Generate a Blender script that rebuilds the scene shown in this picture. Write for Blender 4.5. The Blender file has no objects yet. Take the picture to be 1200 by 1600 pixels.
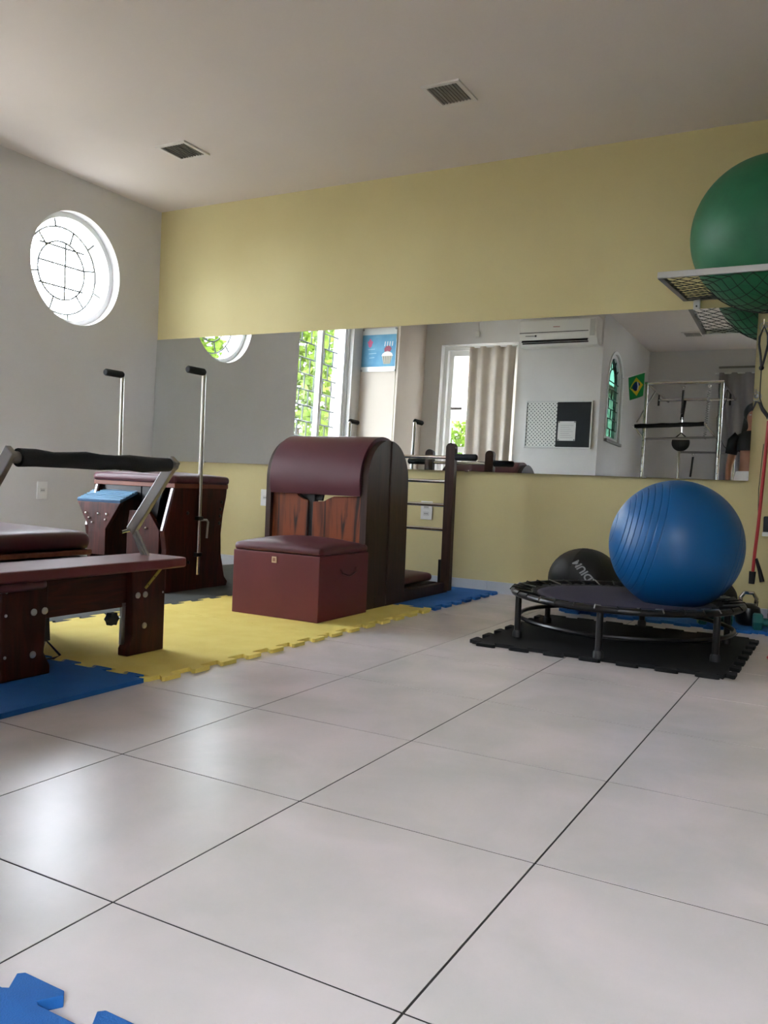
import bpy, bmesh, math, random
from mathutils import Vector, Matrix, geometry
random.seed(7)
R = math.radians
scn = bpy.context.scene
COL = scn.collection

# ------------------------------------------------------------------ camera, world, light, exposure
cd = bpy.data.cameras.new('camera'); cam = bpy.data.objects.new('camera', cd); COL.objects.link(cam)
cd.sensor_fit = 'VERTICAL'; cd.sensor_height = 32.0; cd.lens = 1328.97 / 1600 * 32.0
cd.clip_start = 0.02; cd.clip_end = 300
_r = Vector((0.87422491, 0.48364443, 0.04264828)); _u = Vector((-0.05478251, 0.01098034, 0.99843793)); _f = Vector((-0.48242065, 0.87519569, -0.03609454))
cam.matrix_world = Matrix(((_r.x, _u.x, -_f.x, 4.76621), (_r.y, _u.y, -_f.y, -4.91273), (_r.z, _u.z, -_f.z, 0.65891), (0, 0, 0, 1)))
scn.camera = cam
world = bpy.data.worlds.new('overcast_sky'); scn.world = world; world.use_nodes = True
bg = world.node_tree.nodes['Background']; bg.inputs[0].default_value = (0.92, 0.96, 1.06, 1); bg.inputs[1].default_value = 10.0
scn.view_settings.view_transform = 'Standard'; scn.view_settings.look = 'None'
scn.view_settings.exposure = 1.66; scn.view_settings.gamma = 1.0; scn.view_settings.use_curve_mapping = False
cy = scn.cycles
cy.use_denoising = True; cy.max_bounces = 12; cy.diffuse_bounces = 6; cy.glossy_bounces = 6; cy.transparent_max_bounces = 12
cy.sample_clamp_indirect = 8.0; cy.caustics_reflective = True; cy.blur_glossy = 0.5

# ------------------------------------------------------------------ materials
def lin(c):
    return tuple(((v / 255) / 12.92 if v / 255 <= 0.04045 else ((v / 255 + 0.055) / 1.055) ** 2.4) for v in c) + (1.0,)
MATS = {}
def mat(name, rgb, rough=0.6, metal=0.0, rgb2=None, scale=6.0, stretch=(1, 1, 1), bump=0.0, bscale=60.0, spec=0.5, coords='Object', contrast=(0.35, 0.65), coat=0.0, detail=4.0, dist=0.0):
    if name in MATS: return MATS[name]
    m = bpy.data.materials.new(name); m.use_nodes = True
    nt = m.node_tree; b = nt.nodes['Principled BSDF']
    b.inputs['Base Color'].default_value = lin(rgb); b.inputs['Roughness'].default_value = rough; b.inputs['Metallic'].default_value = metal
    b.inputs['Specular IOR Level'].default_value = spec; b.inputs['Coat Weight'].default_value = coat
    if rgb2 or bump:
        if coords == 'World':
            g = nt.nodes.new('ShaderNodeNewGeometry'); src = g.outputs['Position']
        else:
            g = nt.nodes.new('ShaderNodeTexCoord'); src = g.outputs[coords]
        mp = nt.nodes.new('ShaderNodeMapping'); mp.inputs['Scale'].default_value = stretch
        nt.links.new(src, mp.inputs['Vector'])
    if rgb2:
        n = nt.nodes.new('ShaderNodeTexNoise'); n.inputs['Scale'].default_value = scale; n.inputs['Detail'].default_value = detail; n.inputs['Distortion'].default_value = dist
        r = nt.nodes.new('ShaderNodeValToRGB')
        r.color_ramp.elements[0].position = contrast[0]; r.color_ramp.elements[1].position = contrast[1]
        r.color_ramp.elements[0].color = lin(rgb); r.color_ramp.elements[1].color = lin(rgb2)
        nt.links.new(mp.outputs[0], n.inputs['Vector']); nt.links.new(n.outputs['Fac'], r.inputs[0]); nt.links.new(r.outputs[0], b.inputs['Base Color'])
    if bump:
        n2 = nt.nodes.new('ShaderNodeTexNoise'); n2.inputs['Scale'].default_value = bscale; n2.inputs['Detail'].default_value = 3
        bp = nt.nodes.new('ShaderNodeBump'); bp.inputs['Strength'].default_value = bump; bp.inputs['Distance'].default_value = 0.01
        nt.links.new(mp.outputs[0], n2.inputs['Vector']); nt.links.new(n2.outputs['Fac'], bp.inputs['Height']); nt.links.new(bp.outputs[0], b.inputs['Normal'])
    MATS[name] = m; return m
def glassmat(name, rgb, refl=0.06, tint=True):
    m = bpy.data.materials.new(name); m.use_nodes = True; nt = m.node_tree; nt.nodes.clear()
    out = nt.nodes.new('ShaderNodeOutputMaterial'); t = nt.nodes.new('ShaderNodeBsdfTransparent'); g = nt.nodes.new('ShaderNodeBsdfGlossy')
    t.inputs[0].default_value = lin(rgb); g.inputs['Roughness'].default_value = 0.02
    mx = nt.nodes.new('ShaderNodeMixShader'); mx.inputs[0].default_value = refl
    nt.links.new(t.outputs[0], mx.inputs[1]); nt.links.new(g.outputs[0], mx.inputs[2]); nt.links.new(mx.outputs[0], out.inputs[0])
    return m
M_WHITE = mat('white_wall_paint', (218, 217, 216), 0.85, rgb2=(210, 208, 206), scale=1.2, coords='World', bump=0.03, bscale=90)
M_YELLOW = mat('pale_lime_wall_paint', (208, 196, 145), 0.8, rgb2=(203, 190, 139), scale=1.5, coords='World', bump=0.03, bscale=90)
M_CEIL = mat('ceiling_paint', (228, 218, 210), 0.9, rgb2=(222, 212, 203), scale=0.8, coords='World')
M_TILE = mat('porcelain_tile', (228, 216, 216), 0.27, rgb2=(205, 200, 197), scale=3.4, coords='World', contrast=(0.3, 0.7), detail=8, bump=0.012, bscale=14, dist=0.4)
M_GROUT = mat('dark_grout', (44, 41, 40), 0.95)
M_SKIRT = mat('skirting_tile', (196, 200, 205), 0.3, rgb2=(188, 192, 198), scale=4, coords='World')
M_MIRROR = mat('silvered_mirror', (226, 230, 228), 0.0, 1.0)
M_MBACK = mat('mirror_backing', (70, 72, 74), 0.6)
M_FRAMEW = mat('white_window_frame', (238, 240, 241), 0.35)
M_BAR = mat('window_grille_iron', (40, 44, 44), 0.6)
M_GLASS = glassmat('clear_window_glass', (250, 252, 252))
M_GGLASS = glassmat('green_tinted_glass', (100, 128, 117))
M_PLASTIC = mat('white_plastic', (232, 231, 228), 0.4)
M_DARK = mat('dark_slot', (28, 28, 30), 0.6)
M_WOOD = mat('dark_mahogany', (44, 17, 12), 0.45, rgb2=(72, 29, 20), scale=5, stretch=(6, 6, 0.8), dist=1.2, spec=0.22)
M_WOODH = mat('dark_mahogany_long_grain', (44, 17, 12), 0.45, rgb2=(78, 32, 21), scale=5, stretch=(6, 0.8, 6), dist=1.2, spec=0.22)
M_WALNUT = mat('brown_varnished_wood', (44, 27, 20), 0.45, rgb2=(60, 38, 28), scale=5, stretch=(7, 7, 0.7), dist=1.0, spec=0.35)
M_GRAIN = mat('streaked_tigerwood', (126, 60, 28), 0.42, rgb2=(40, 19, 11), scale=2.6, stretch=(5, 5, 0.6), dist=1.8, contrast=(0.5, 0.66), spec=0.35)
M_BURG = mat('burgundy_vinyl', (84, 36, 47), 0.40, rgb2=(78, 33, 43), scale=3, bump=0.05, bscale=260)
M_BURGB = mat('burgundy_laminate', (104, 42, 48), 0.42, rgb2=(96, 38, 44), scale=4, bump=0.03, bscale=200)
M_STEEL = mat('brushed_steel', (176, 176, 178), 0.28, 1.0)
M_CHROME = mat('chrome', (214, 212, 208), 0.12, 1.0)
M_GREYM = mat('grey_anodised_tube', (150, 148, 146), 0.4, 0.85)
M_BRASS = mat('brassy_plate', (176, 156, 78), 0.4, 0.8)
M_BLACK = mat('black_rubber', (26, 27, 30), 0.6, bump=0.1, bscale=120)
M_FOAM = mat('black_foam_grip', (30, 33, 38), 0.85, bump=0.25, bscale=180)
M_BLACKM = mat('black_painted_steel', (20, 20, 22), 0.3, 0.2)
M_CLOTH = mat('black_fabric', (26, 26, 28), 0.9, rgb2=(84, 82, 80), scale=34, contrast=(0.5, 0.7))
M_PURPLE = mat('purple_black_bounce_mat', (44, 38, 58), 0.8, bump=0.1, bscale=300)
M_BLUEB = mat('blue_ball_vinyl', (11, 86, 142), 0.4, spec=0.45)
M_GREENB = mat('green_ball_vinyl', (38, 110, 72), 0.5, rgb2=(34, 102, 67), scale=12, bump=0.03, bscale=90)
M_YMAT = mat('yellow_foam_mat', (242, 222, 122), 0.85, rgb2=(237, 215, 112), scale=9, bump=0.2, bscale=400, coords='World')
M_BMAT = mat('blue_foam_mat', (22, 102, 178), 0.8, rgb2=(18, 94, 168), scale=9, bump=0.25, bscale=380, coords='World')
M_GMAT = mat('grey_foam_mat', (74, 78, 76), 0.85, rgb2=(68, 72, 70), scale=9, bump=0.2, bscale=400, coords='World')
M_KMAT = mat('black_foam_mat', (28, 29, 31), 0.85, spec=0.25, rgb2=(24, 25, 27), scale=9, bump=0.2, bscale=400, coords='World')
M_BLUERIB = mat('blue_ribbed_rubber', (118, 158, 188), 0.5)
M_BLUEGAP = mat('slate_ribbed_base', (62, 92, 122), 0.6)
M_CURT = mat('beige_curtain', (234, 224, 214), 0.85, rgb2=(226, 216, 206), scale=8, bump=0.1, bscale=300)
M_CURTG = mat('grey_curtain', (150, 148, 150), 0.9, bump=0.1, bscale=300)
M_RED = mat('red_latex', (176, 40, 48), 0.45)
M_TEAL = mat('teal_neoprene', (16, 92, 88), 0.6)
M_PINK = mat('pink_red_neoprene', (208, 52, 84), 0.55)
M_SKIN = mat('skin', (176, 124, 98), 0.5, rgb2=(168, 116, 92), scale=10)
M_HAIR = mat('dark_hair', (24, 20, 20), 0.5, bump=0.3, bscale=120)
M_WCLOTH = mat('white_cotton', (232, 230, 228), 0.85)
M_BCLOTH = mat('black_cotton', (26, 26, 30), 0.85)
M_LEAF = mat('garden_leaf', (86, 114, 28), 0.6, rgb2=(118, 138, 44), scale=2.0, coords='World')
M_TRUNK = mat('bark', (92, 74, 58), 0.9, rgb2=(72, 58, 46), scale=12)
M_GRASS = mat('dry_paved_yard', (132, 126, 116), 0.95, rgb2=(116, 112, 102), scale=1.5, coords='World')
M_HOUSE = mat('pale_render', (226, 222, 212), 0.9)

# ------------------------------------------------------------------ mesh helpers
def box(bm, lo, hi):
    x0, y0, z0 = lo; x1, y1, z1 = hi
    v = [bm.verts.new(p) for p in ((x0,y0,z0),(x1,y0,z0),(x1,y1,z0),(x0,y1,z0),(x0,y0,z1),(x1,y0,z1),(x1,y1,z1),(x0,y1,z1))]
    for f in ((0,3,2,1),(4,5,6,7),(0,1,5,4),(1,2,6,5),(2,3,7,6),(3,0,4,7)): bm.faces.new([v[i] for i in f])
def tube(bm, pts, r, n=10, closed=False, caps=True):
    P = [Vector(p) for p in pts]; k = len(P); rr = r if isinstance(r, (list, tuple)) else [r] * k
    T = []
    for i in range(k):
        a = P[i - 1] if (i > 0 or closed) else P[i]; b = P[(i + 1) % k] if (i < k - 1 or closed) else P[i]
        T.append((b - a).normalized())
    up = Vector((0, 0, 1)) if abs(T[0].z) < 0.9 else Vector((1, 0, 0))
    N = (up - T[0] * up.dot(T[0])).normalized(); rings = []
    for i in range(k):
        N = (N - T[i] * N.dot(T[i])).normalized(); B = T[i].cross(N)
        rings.append([bm.verts.new(P[i] + (N * math.cos(2 * math.pi * j / n) + B * math.sin(2 * math.pi * j / n)) * rr[i]) for j in range(n)])
    for i in range(k if closed else k - 1):
        a, b = rings[i], rings[(i + 1) % k]
        off = 0
        if closed and i == k - 1:
            off = min(range(n), key=lambda o: sum((a[j].co - b[(j + o) % n].co).length for j in range(n)))
        for j in range(n): bm.faces.new((a[j], a[(j + 1) % n], b[(j + 1 + off) % n], b[(j + off) % n]))
    if not closed and caps:
        bm.faces.new(rings[0][::-1]); bm.faces.new(rings[-1])
def cyl(bm, p0, p1, r, n=16, r1=None): tube(bm, [p0, p1], [r, r if r1 is None else r1], n)
def map2(plane, a, b, c):
    return {'yz': (c, a, b), 'xz': (a, c, b), 'xy': (a, b, c)}[plane]
def prism(bm, loops, plane, lo, hi):
    """loops: outline first, then holes (2-D points); extruded between lo and hi along the third axis"""
    if not isinstance(loops[0][0], (tuple, list)): loops = [loops]
    tri = geometry.tessellate_polygon([[Vector((p[0], p[1], 0)) for p in l] for l in loops])
    flat = [p for l in loops for p in l]
    A = [bm.verts.new(map2(plane, p[0], p[1], lo)) for p in flat]; B = [bm.verts.new(map2(plane, p[0], p[1], hi)) for p in flat]
    for t in tri:
        if len(set(t)) < 3: continue
        try: bm.faces.new([A[i] for i in t]); bm.faces.new([B[i] for i in reversed(t)])
        except ValueError: pass
    s = 0
    for l in loops:
        k = len(l)
        for i in range(k):
            j = (i + 1) % k
            bm.faces.new((A[s + i], A[s + j], B[s + j], B[s + i]))
        s += k
def lathe(bm, prof, M=None, n=32):
    """prof: (radius, height) pairs turned about local Z, then moved by M"""
    M = M or Matrix(); rings = []
    for r, z in prof:
        if r < 1e-6: rings.append([bm.verts.new(M @ Vector((0, 0, z)))])
        else: rings.append([bm.verts.new(M @ Vector((r * math.cos(2 * math.pi * j / n), r * math.sin(2 * math.pi * j / n), z))) for j in range(n)])
    for a, b in zip(rings, rings[1:]):
        for j in range(n):
            j2 = (j + 1) % n
            if len(a) == 1 and len(b) == 1: continue
            if len(a) == 1: bm.faces.new((a[0], b[j2], b[j]))
            elif len(b) == 1: bm.faces.new((a[j], a[j2], b[0]))
            else: bm.faces.new((a[j], a[j2], b[j2], b[j]))
    if len(rings[0]) > 1: bm.faces.new(rings[0][::-1])
    if len(rings[-1]) > 1: bm.faces.new(rings[-1])
def axis_matrix(loc, d):
    return Matrix.Translation(loc) @ Vector(d).to_track_quat('Z', 'Y').to_matrix().to_4x4()
def ball(bm, c, r, n=32, m=16, sq=(1, 1, 1)):
    M = Matrix.Translation(c) @ Matrix.Diagonal((sq[0], sq[1], sq[2], 1))
    lathe(bm, [(r * math.sin(math.pi * i / m), -r * math.cos(math.pi * i / m)) for i in range(m + 1)], M, n)
def cushion(bm, lo, hi, e=7.0, dome=0.0, seg=16, r=None, rc=None):
    """upholstered pad: rounded box with a soft crown; rc = plan corner radius, r = edge radius"""
    c = [(a + b) / 2 for a, b in zip(lo, hi)]; h = [(b - a) / 2 for a, b in zip(lo, hi)]
    r = r or h[2] * 0.85; rc = rc or max(r, 0.02); r = min(r, h[0], h[1], h[2])
    b2 = bmesh.new(); bmesh.ops.create_cube(b2, size=2.0); bmesh.ops.subdivide_edges(b2, edges=b2.edges[:], cuts=seg, use_grid_fill=True)
    idx = {}
    def warp(t): return math.copysign(1 - (1 - abs(t)) ** 1.6, t)
    for v in b2.verts:
        q = [warp(t) for t in v.co]; p = [q[i] * h[i] for i in range(3)]
        ins = [max(-(h[i] - r), min(h[i] - r, p[i])) for i in range(3)]
        d = Vector([p[i] - ins[i] for i in range(3)])
        if d.length > 1e-9: d = d.normalized() * r * (1 if max(abs(t) for t in v.co) > 0.999 else 0)
        w_ = Vector(ins) + d
        # plan corners
        kx, ky = h[0] - rc, h[1] - rc
        if abs(w_.x) > kx and abs(w_.y) > ky and kx > 0 and ky > 0:
            ex, ey = abs(w_.x) - kx, abs(w_.y) - ky; m_ = max(ex, ey); l_ = math.hypot(ex, ey)
            if l_ > 1e-9: w_.x = math.copysign(kx + ex * m_ / l_, w_.x); w_.y = math.copysign(ky + ey * m_ / l_, w_.y)
        z = w_.z
        if z > 0: z += dome * (1 - (w_.x / h[0]) ** 2) ** 0.6 * (1 - (w_.y / h[1]) ** 2) ** 0.6 * (z / h[2]) if abs(w_.x) < h[0] and abs(w_.y) < h[1] else 0
        idx[v.index] = bm.verts.new((c[0] + w_.x, c[1] + w_.y, c[2] + z))
    for f in b2.faces: bm.faces.new([idx[v.index] for v in f.verts])
    b2.free()
def finish(name, bm, material, parent=None, smooth=False, bevel=0.0, recenter=True, kind=None, base=None):
    bmesh.ops.recalc_face_normals(bm, faces=bm.faces[:])
    off = Vector((0, 0, 0))
    if recenter and bm.verts:
        xs = [v.co for v in bm.verts]
        lo = Vector((min(p.x for p in xs), min(p.y for p in xs), min(p.z for p in xs))); hi = Vector((max(p.x for p in xs), max(p.y for p in xs), max(p.z for p in xs)))
        off = (lo + hi) / 2
        if base: off.z = lo.z
        for v in bm.verts: v.co -= off
    me = bpy.data.meshes.new(name); bm.to_mesh(me); bm.free()
    me.materials.append(material)
    if smooth:
        for p in me.polygons: p.use_smooth = True
        try: me.set_sharp_from_angle(angle=R(40))
        except Exception: pass
    o = bpy.data.objects.new(name, me); COL.objects.link(o)
    if parent:
        o.parent = parent
        w = Vector((0, 0, 0)); q = parent
        while q: w += q.location; q = q.parent
        o.location = off - w
    else: o.location = off
    if bevel:
        b = o.modifiers.new('bevel', 'BEVEL'); b.width = bevel; b.segments = 2; b.limit_method = 'ANGLE'; b.angle_limit = R(40)
    if kind: o['kind'] = kind
    return o
def tag(o, label, cat, group=None):
    o['label'] = label; o['category'] = cat
    if group: o['group'] = group
    return o
def thing(name, loc, label, cat, group=None):
    o = bpy.data.objects.new(name, None); COL.objects.link(o); o.location = loc; o.empty_display_size = 0.1
    return tag(o, label, cat, group)
def struct(name, loc=(0, 0, 0)):
    o = bpy.data.objects.new(name, None); COL.objects.link(o); o.location = loc; o['kind'] = 'structure'; return o
def P(name, fn, material, parent=None, **k):
    bm = bmesh.new(); fn(bm); return finish(name, bm, material, parent, **k)
def share(o, loc, parent, rot=None):
    c = o.copy(); COL.objects.link(c); c.parent = parent
    w = Vector((0, 0, 0)); q = parent
    while q: w += q.location; q = q.parent
    c.location = Vector(loc) - w
    if rot: c.rotation_euler = rot
    return c
def circ(cx, cyy, r, n=48, a0=0, a1=2 * math.pi, end=False):
    k = n + 1 if end else n
    return [(cx + r * math.cos(a0 + (a1 - a0) * i / n), cyy + r * math.sin(a0 + (a1 - a0) * i / n)) for i in range(k)]
def rect(a0, b0, a1, b1): return [(a0, b0), (a1, b0), (a1, b1), (a0, b1)]

# ------------------------------------------------------------------ the room
H = 2.645; XR = 5.7; YB = -5.86; YF = -3.70; XW = 2.464; YP = -3.08; XP = 0.46
# floor: grout slab with porcelain tiles
fl_ = P('floor', lambda bm: box(bm, (-0.25, YB - 0.2, -0.12), (XR + 0.2, 0.2, -0.001)), M_GROUT, kind='structure')
fl_['label'] = 'light grey porcelain tile floor'
full = None; g = 0.0021; ts = 0.5
xs = [3.3109 + ts * k for k in range(-7, 6)]; ys = [-4.4831 + ts * k for k in range(-3, 10)]
for x in xs:
    for y in ys:
        x0, x1, y0, y1 = max(x, 0.0), min(x + ts, XR), max(y, YB), min(y + ts, 0.0)
        if x1 - x0 < 0.02 or y1 - y0 < 0.02 or (x1 < XW and y1 < YF): continue
        whole = (x1 - x0 > ts - 1e-4 and y1 - y0 > ts - 1e-4)
        if whole and full:
            share(full, ((x0 + x1) / 2, (y0 + y1) / 2, full_z), fl_)
        else:
            o = P('tile', lambda bm: box(bm, (x0 + g, y0 + g, -0.001), (x1 - g, y1 - g, 0.0)), M_TILE, fl_)
            if whole: full = o; full_z = -0.0005
P('ceiling', lambda bm: box(bm, (-0.25, YB - 0.2, H), (XR + 0.2, 0.2, H + 0.15)), M_CEIL, kind='structure')
P('wall_back', lambda bm: box(bm, (-0.25, 0.0, 0), (XR + 0.2, 0.18, H)), M_YELLOW, kind='structure')
RW = (-0.785, 2.03, 0.383)                                          # round window: y, z, radius
W2 = (-2.90, 0.36, -1.905, 2.46)                                    # tall side window
P('wall_left', lambda bm: prism(bm, [rect(YP - 0.0, 0, 0.0, H), circ(RW[0], RW[1], RW[2], 64), rect(*W2)], 'yz', -0.25, 0.0), M_WHITE, kind='structure')
P('wall_pier', lambda bm: box(bm, (-0.25, YF - 0.25, 0), (XP, YP, H)), mat('beige_pier_paint', (214, 202, 190), 0.85, rgb2=(208, 196, 184), scale=1.5, coords='World'), kind='structure')
W3 = (0.66, 0.30, 1.56, 2.36)
P('wall_front', lambda bm: prism(bm, [rect(XP, 0, XW, H), rect(*W3)], 'xz', YF - 0.25, YF), M_WHITE, kind='structure')
def arch(y0, y1, z0, z1, n=24):
    r = (y1 - y0) / 2; c = (y0 + y1) / 2
    return [(y0, z0), (y1, z0)] + circ(c, z1 - r, r, n, 0, math.pi, True)
W4 = (-4.56, -3.97, 1.375, 2.30)
P('wall_side', lambda bm: prism(bm, [rect(YB, 0, YF - 0.25, H), arch(*W4)], 'yz', XW - 0.08, XW), M_WHITE, kind='structure')
D1 = (4.50, 0.0, 5.64, 2.54)  # rear opening, added and sized for daylight on the near floor
P('wall_rear', lambda bm: prism(bm, [(XW - 0.22, 0), (D1[0], 0), (D1[0], D1[3]), (D1[2], D1[3]), (D1[2], 0), (XR + 0.2, 0), (XR + 0.2, H), (XW - 0.22, H)], 'xz', YB - 0.2, YB), M_WHITE, kind='structure')
P('wall_right', lambda bm: box(bm, (XR, YB, 0), (XR + 0.2, 0.0, H)), mat('bounce_cut_olive', (124, 116, 88), 0.85), kind='structure')  # unseen wall, colour darkened to cut bounce light on this side
# skirting tiles
bb = struct('baseboard_back', (2.5, 0, 0)); first = None
for k in range(12):
    x0 = -0.19 + 0.5 * k; x1 = min(x0 + 0.5, XR); x0 = max(x0, 0.0)
    P('tile', lambda bm: box(bm, (x0 + 0.001, -0.009, 0.0), (x1 - 0.001, 0, 0.071)), M_SKIRT, bb, bevel=0.001)
bb = struct('baseboard_left', (0, -1.5, 0))
for k in range(6):
    y1 = -0.009 - 0.5 * k; y0 = y1 - 0.5
    P('tile', lambda bm: box(bm, (0, y0 + 0.001, 0.0), (0.009, y1 - 0.001, 0.071)), M_SKIRT, bb, bevel=0.001)

# ------------------------------------------------------------------ windows
def ring(bm, c, r0, r1, lo, hi, n=64): prism(bm, [circ(c[0], c[1], r1, n), circ(c[0], c[1], r0, n)], 'yz', lo, hi)
w = struct('window_1', (-0.1, RW[0], RW[1])); w['label'] = 'round window with a curved iron grille high on the side wall'
P('window_frame', lambda bm: ring(bm, RW, RW[2] - 0.035, RW[2], -0.13, -0.07), M_FRAMEW, w)
P('pane', lambda bm: prism(bm, circ(RW[0], RW[1], RW[2] - 0.033, 48), 'yz', -0.103, -0.099), M_GLASS, w)
rr = RW[2]
for q in (0.78, 0.52):
    P('grille_ring', lambda bm: tube(bm, [(-0.16, a, b) for a, b in circ(RW[0], RW[1], rr * q, 40)], 0.006, 6, True), M_BAR, w)
for k in range(12):
    a = k * math.pi / 6 + 0.2; q0, q1 = (0.78, 0.98) if k % 2 else (0.52, 0.78)
    P('grille_bar', lambda bm: cyl(bm, (-0.16, RW[0] + rr * q0 * math.cos(a), RW[1] + rr * q0 * math.sin(a)), (-0.16, RW[0] + rr * q1 * math.cos(a), RW[1] + rr * q1 * math.sin(a)), 0.0062, 6), M_BAR, w)
for z in (-0.14, 0.05, 0.2):
    P('grille_bar', lambda bm: cyl(bm, (-0.16, RW[0] - 0.19, RW[1] + z * 0.8), (-0.16, RW[0] + 0.19, RW[1] + z * 0.8), 0.0062, 6), M_BAR, w)
P('grille_bar', lambda bm: cyl(bm, (-0.16, RW[0] + 0.03, RW[1] - 0.2), (-0.16, RW[0] + 0.03, RW[1] + 0.2), 0.0062, 6), M_BAR, w)

def frame_rect(bm, plane, a0, b0, a1, b1, t, lo, hi): prism(bm, [rect(a0, b0, a1, b1), rect(a0 + t, b0 + t, a1 - t, b1 - t)], plane, lo, hi)
w = struct('window_2', (-0.1, -2.4, 0.42)); w['label'] = 'tall sliding side window with iron grille'
P('window_frame', lambda bm: frame_rect(bm, 'yz', W2[0], W2[1], W2[2], W2[3], 0.035, -0.16, -0.05), M_FRAMEW, w)
s1 = P('sash', lambda bm: frame_rect(bm, 'yz', -2.42, W2[1] + 0.035, -1.94, W2[3] - 0.035, 0.04, -0.115, -0.09), M_FRAMEW, w)
P('pane', lambda bm: box(bm, (-0.104, -2.382, W2[1] + 0.074), (-0.100, -1.978, W2[3] - 0.074)), M_GLASS, s1)
s2 = P('sash', lambda bm: frame_rect(bm, 'yz', -2.865, W2[1] + 0.035, -2.38, W2[3] - 0.035, 0.045, -0.085, -0.06), M_FRAMEW, w)
P('pane', lambda bm: box(bm, (-0.074, -2.822, W2[1] + 0.079), (-0.070, -2.423, W2[3] - 0.079)), M_GLASS, s2)
P('window_sill', lambda bm: box(bm, (-0.26, W2[0] - 0.03, W2[1] - 0.03), (0.03, W2[2] + 0.03, W2[1])), M_FRAMEW, w)
zz = [W2[1] + 0.02 + 0.16 * k for k in range(13)]
for k, z in enumerate(zz):
    P('grille_bar', lambda bm: cyl(bm, (-0.20, W2[0], z), (-0.20, W2[2], z), 0.008, 6), M_BAR, w)
    if k < len(zz) - 1:
        for j in range(6):
            y = W2[0] + 0.08 + 0.17 * j + (0.085 if k % 2 else 0)
            if y < W2[2]: P('grille_bar', lambda bm: cyl(bm, (-0.20, y, z), (-0.20, y, min(z + 0.16, W2[3])), 0.008, 6), M_BAR, w)

w = struct('window_3', (1.1, YF - 0.1, 0.3)); w['label'] = 'white framed window half covered by a curtain'
P('window_frame', lambda bm: frame_rect(bm, 'xz', *W3, 0.045, YF - 0.20, YF - 0.08), M_FRAMEW, w)
s1 = P('sash', lambda bm: prism(bm, [rect(0.705, 0.345, 1.13, 2.315), rect(0.76, 1.245, 1.075, 2.26), rect(0.76, 0.40, 1.075, 1.185)], 'xz', YF - 0.17, YF - 0.13), M_FRAMEW, w)
P('pane', lambda bm: box(bm, (0.757, YF - 0.152, 1.242), (1.078, YF - 0.148, 2.263)), M_GLASS, s1)
P('pane', lambda bm: box(bm, (0.757, YF - 0.152, 0.397), (1.078, YF - 0.148, 1.188)), M_GLASS, s1)
P('latch', lambda bm: box(bm, (0.765, YF - 0.13, 1.655), (0.90, YF - 0.105, 1.685)), M_GREYM, s1, bevel=0.004)
s2 = P('sash', lambda bm: prism(bm, [rect(1.10, 0.345, 1.515, 2.315), rect(1.155, 0.40, 1.46, 2.26)], 'xz', YF - 0.125, YF - 0.09), M_FRAMEW, w)
P('pane', lambda bm: box(bm, (1.152, YF - 0.112, 0.397), (1.463, YF - 0.108, 2.263)), M_GLASS, s2)

w = struct('window_4', (XW - 0.1, -4.27, 1.375)); w['label'] = 'narrow arched window with green leaded panes'
P('window_frame', lambda bm: prism(bm, [arch(*W4), arch(W4[0] + 0.04, W4[1] - 0.04, W4[2] + 0.04, W4[3] - 0.04)], 'yz', XW - 0.075, XW - 0.015), M_FRAMEW, w)
P('pane', lambda bm: prism(bm, arch(W4[0] + 0.035, W4[1] - 0.035, W4[2] + 0.035, W4[3] - 0.035), 'yz', XW - 0.045, XW - 0.041), M_GGLASS, w)
P('window_sill', lambda bm: box(bm, (XW - 0.10, W4[0] - 0.03, W4[2] - 0.03), (XW + 0.03, W4[1] + 0.03, W4[2])), M_GREYM, w)
P('window_casing', lambda bm: prism(bm, [arch(W4[0] - 0.03, W4[1] + 0.03, W4[2], W4[3] + 0.03), arch(W4[0], W4[1], W4[2] - 0.0, W4[3])], 'yz', XW, XW + 0.012), M_FRAMEW, w)
yc, zs = (W4[0] + W4[1]) / 2, W4[3] - 0.295
for k in range(6):
    z = W4[2] + 0.13 + 0.105 * k
    if z > zs + 0.02: break
    P('grille_bar', lambda bm: cyl(bm, (XW - 0.030, W4[0] + 0.04, z), (XW - 0.030, W4[1] - 0.04, z), 0.0062, 6), M_BAR, w)
    for y in ((yc - 0.12, yc + 0.12) if k % 2 else (yc,)):
        P('grille_bar', lambda bm: cyl(bm, (XW - 0.030, y, z - 0.105), (XW - 0.030, y, z), 0.0062, 6), M_BAR, w)
P('grille_bar', lambda bm: cyl(bm, (XW - 0.030, W4[0] + 0.04, zs), (XW - 0.030, W4[1] - 0.04, zs), 0.0062, 6), M_BAR, w)
P('grille_ring', lambda bm: tube(bm, [(XW - 0.030, a, b) for a, b in circ(yc, zs, 0.14, 16, 0, math.pi, True)], 0.0062, 6), M_BAR, w)
for a in (35, 65, 90, 115, 145):
    P('grille_bar', lambda bm: cyl(bm, (XW - 0.030, yc + 0.14 * math.cos(R(a)), zs + 0.14 * math.sin(R(a))), (XW - 0.030, yc + 0.26 * math.cos(R(a)), zs + 0.26 * math.sin(R(a))), 0.0062, 6), M_BAR, w)

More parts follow.
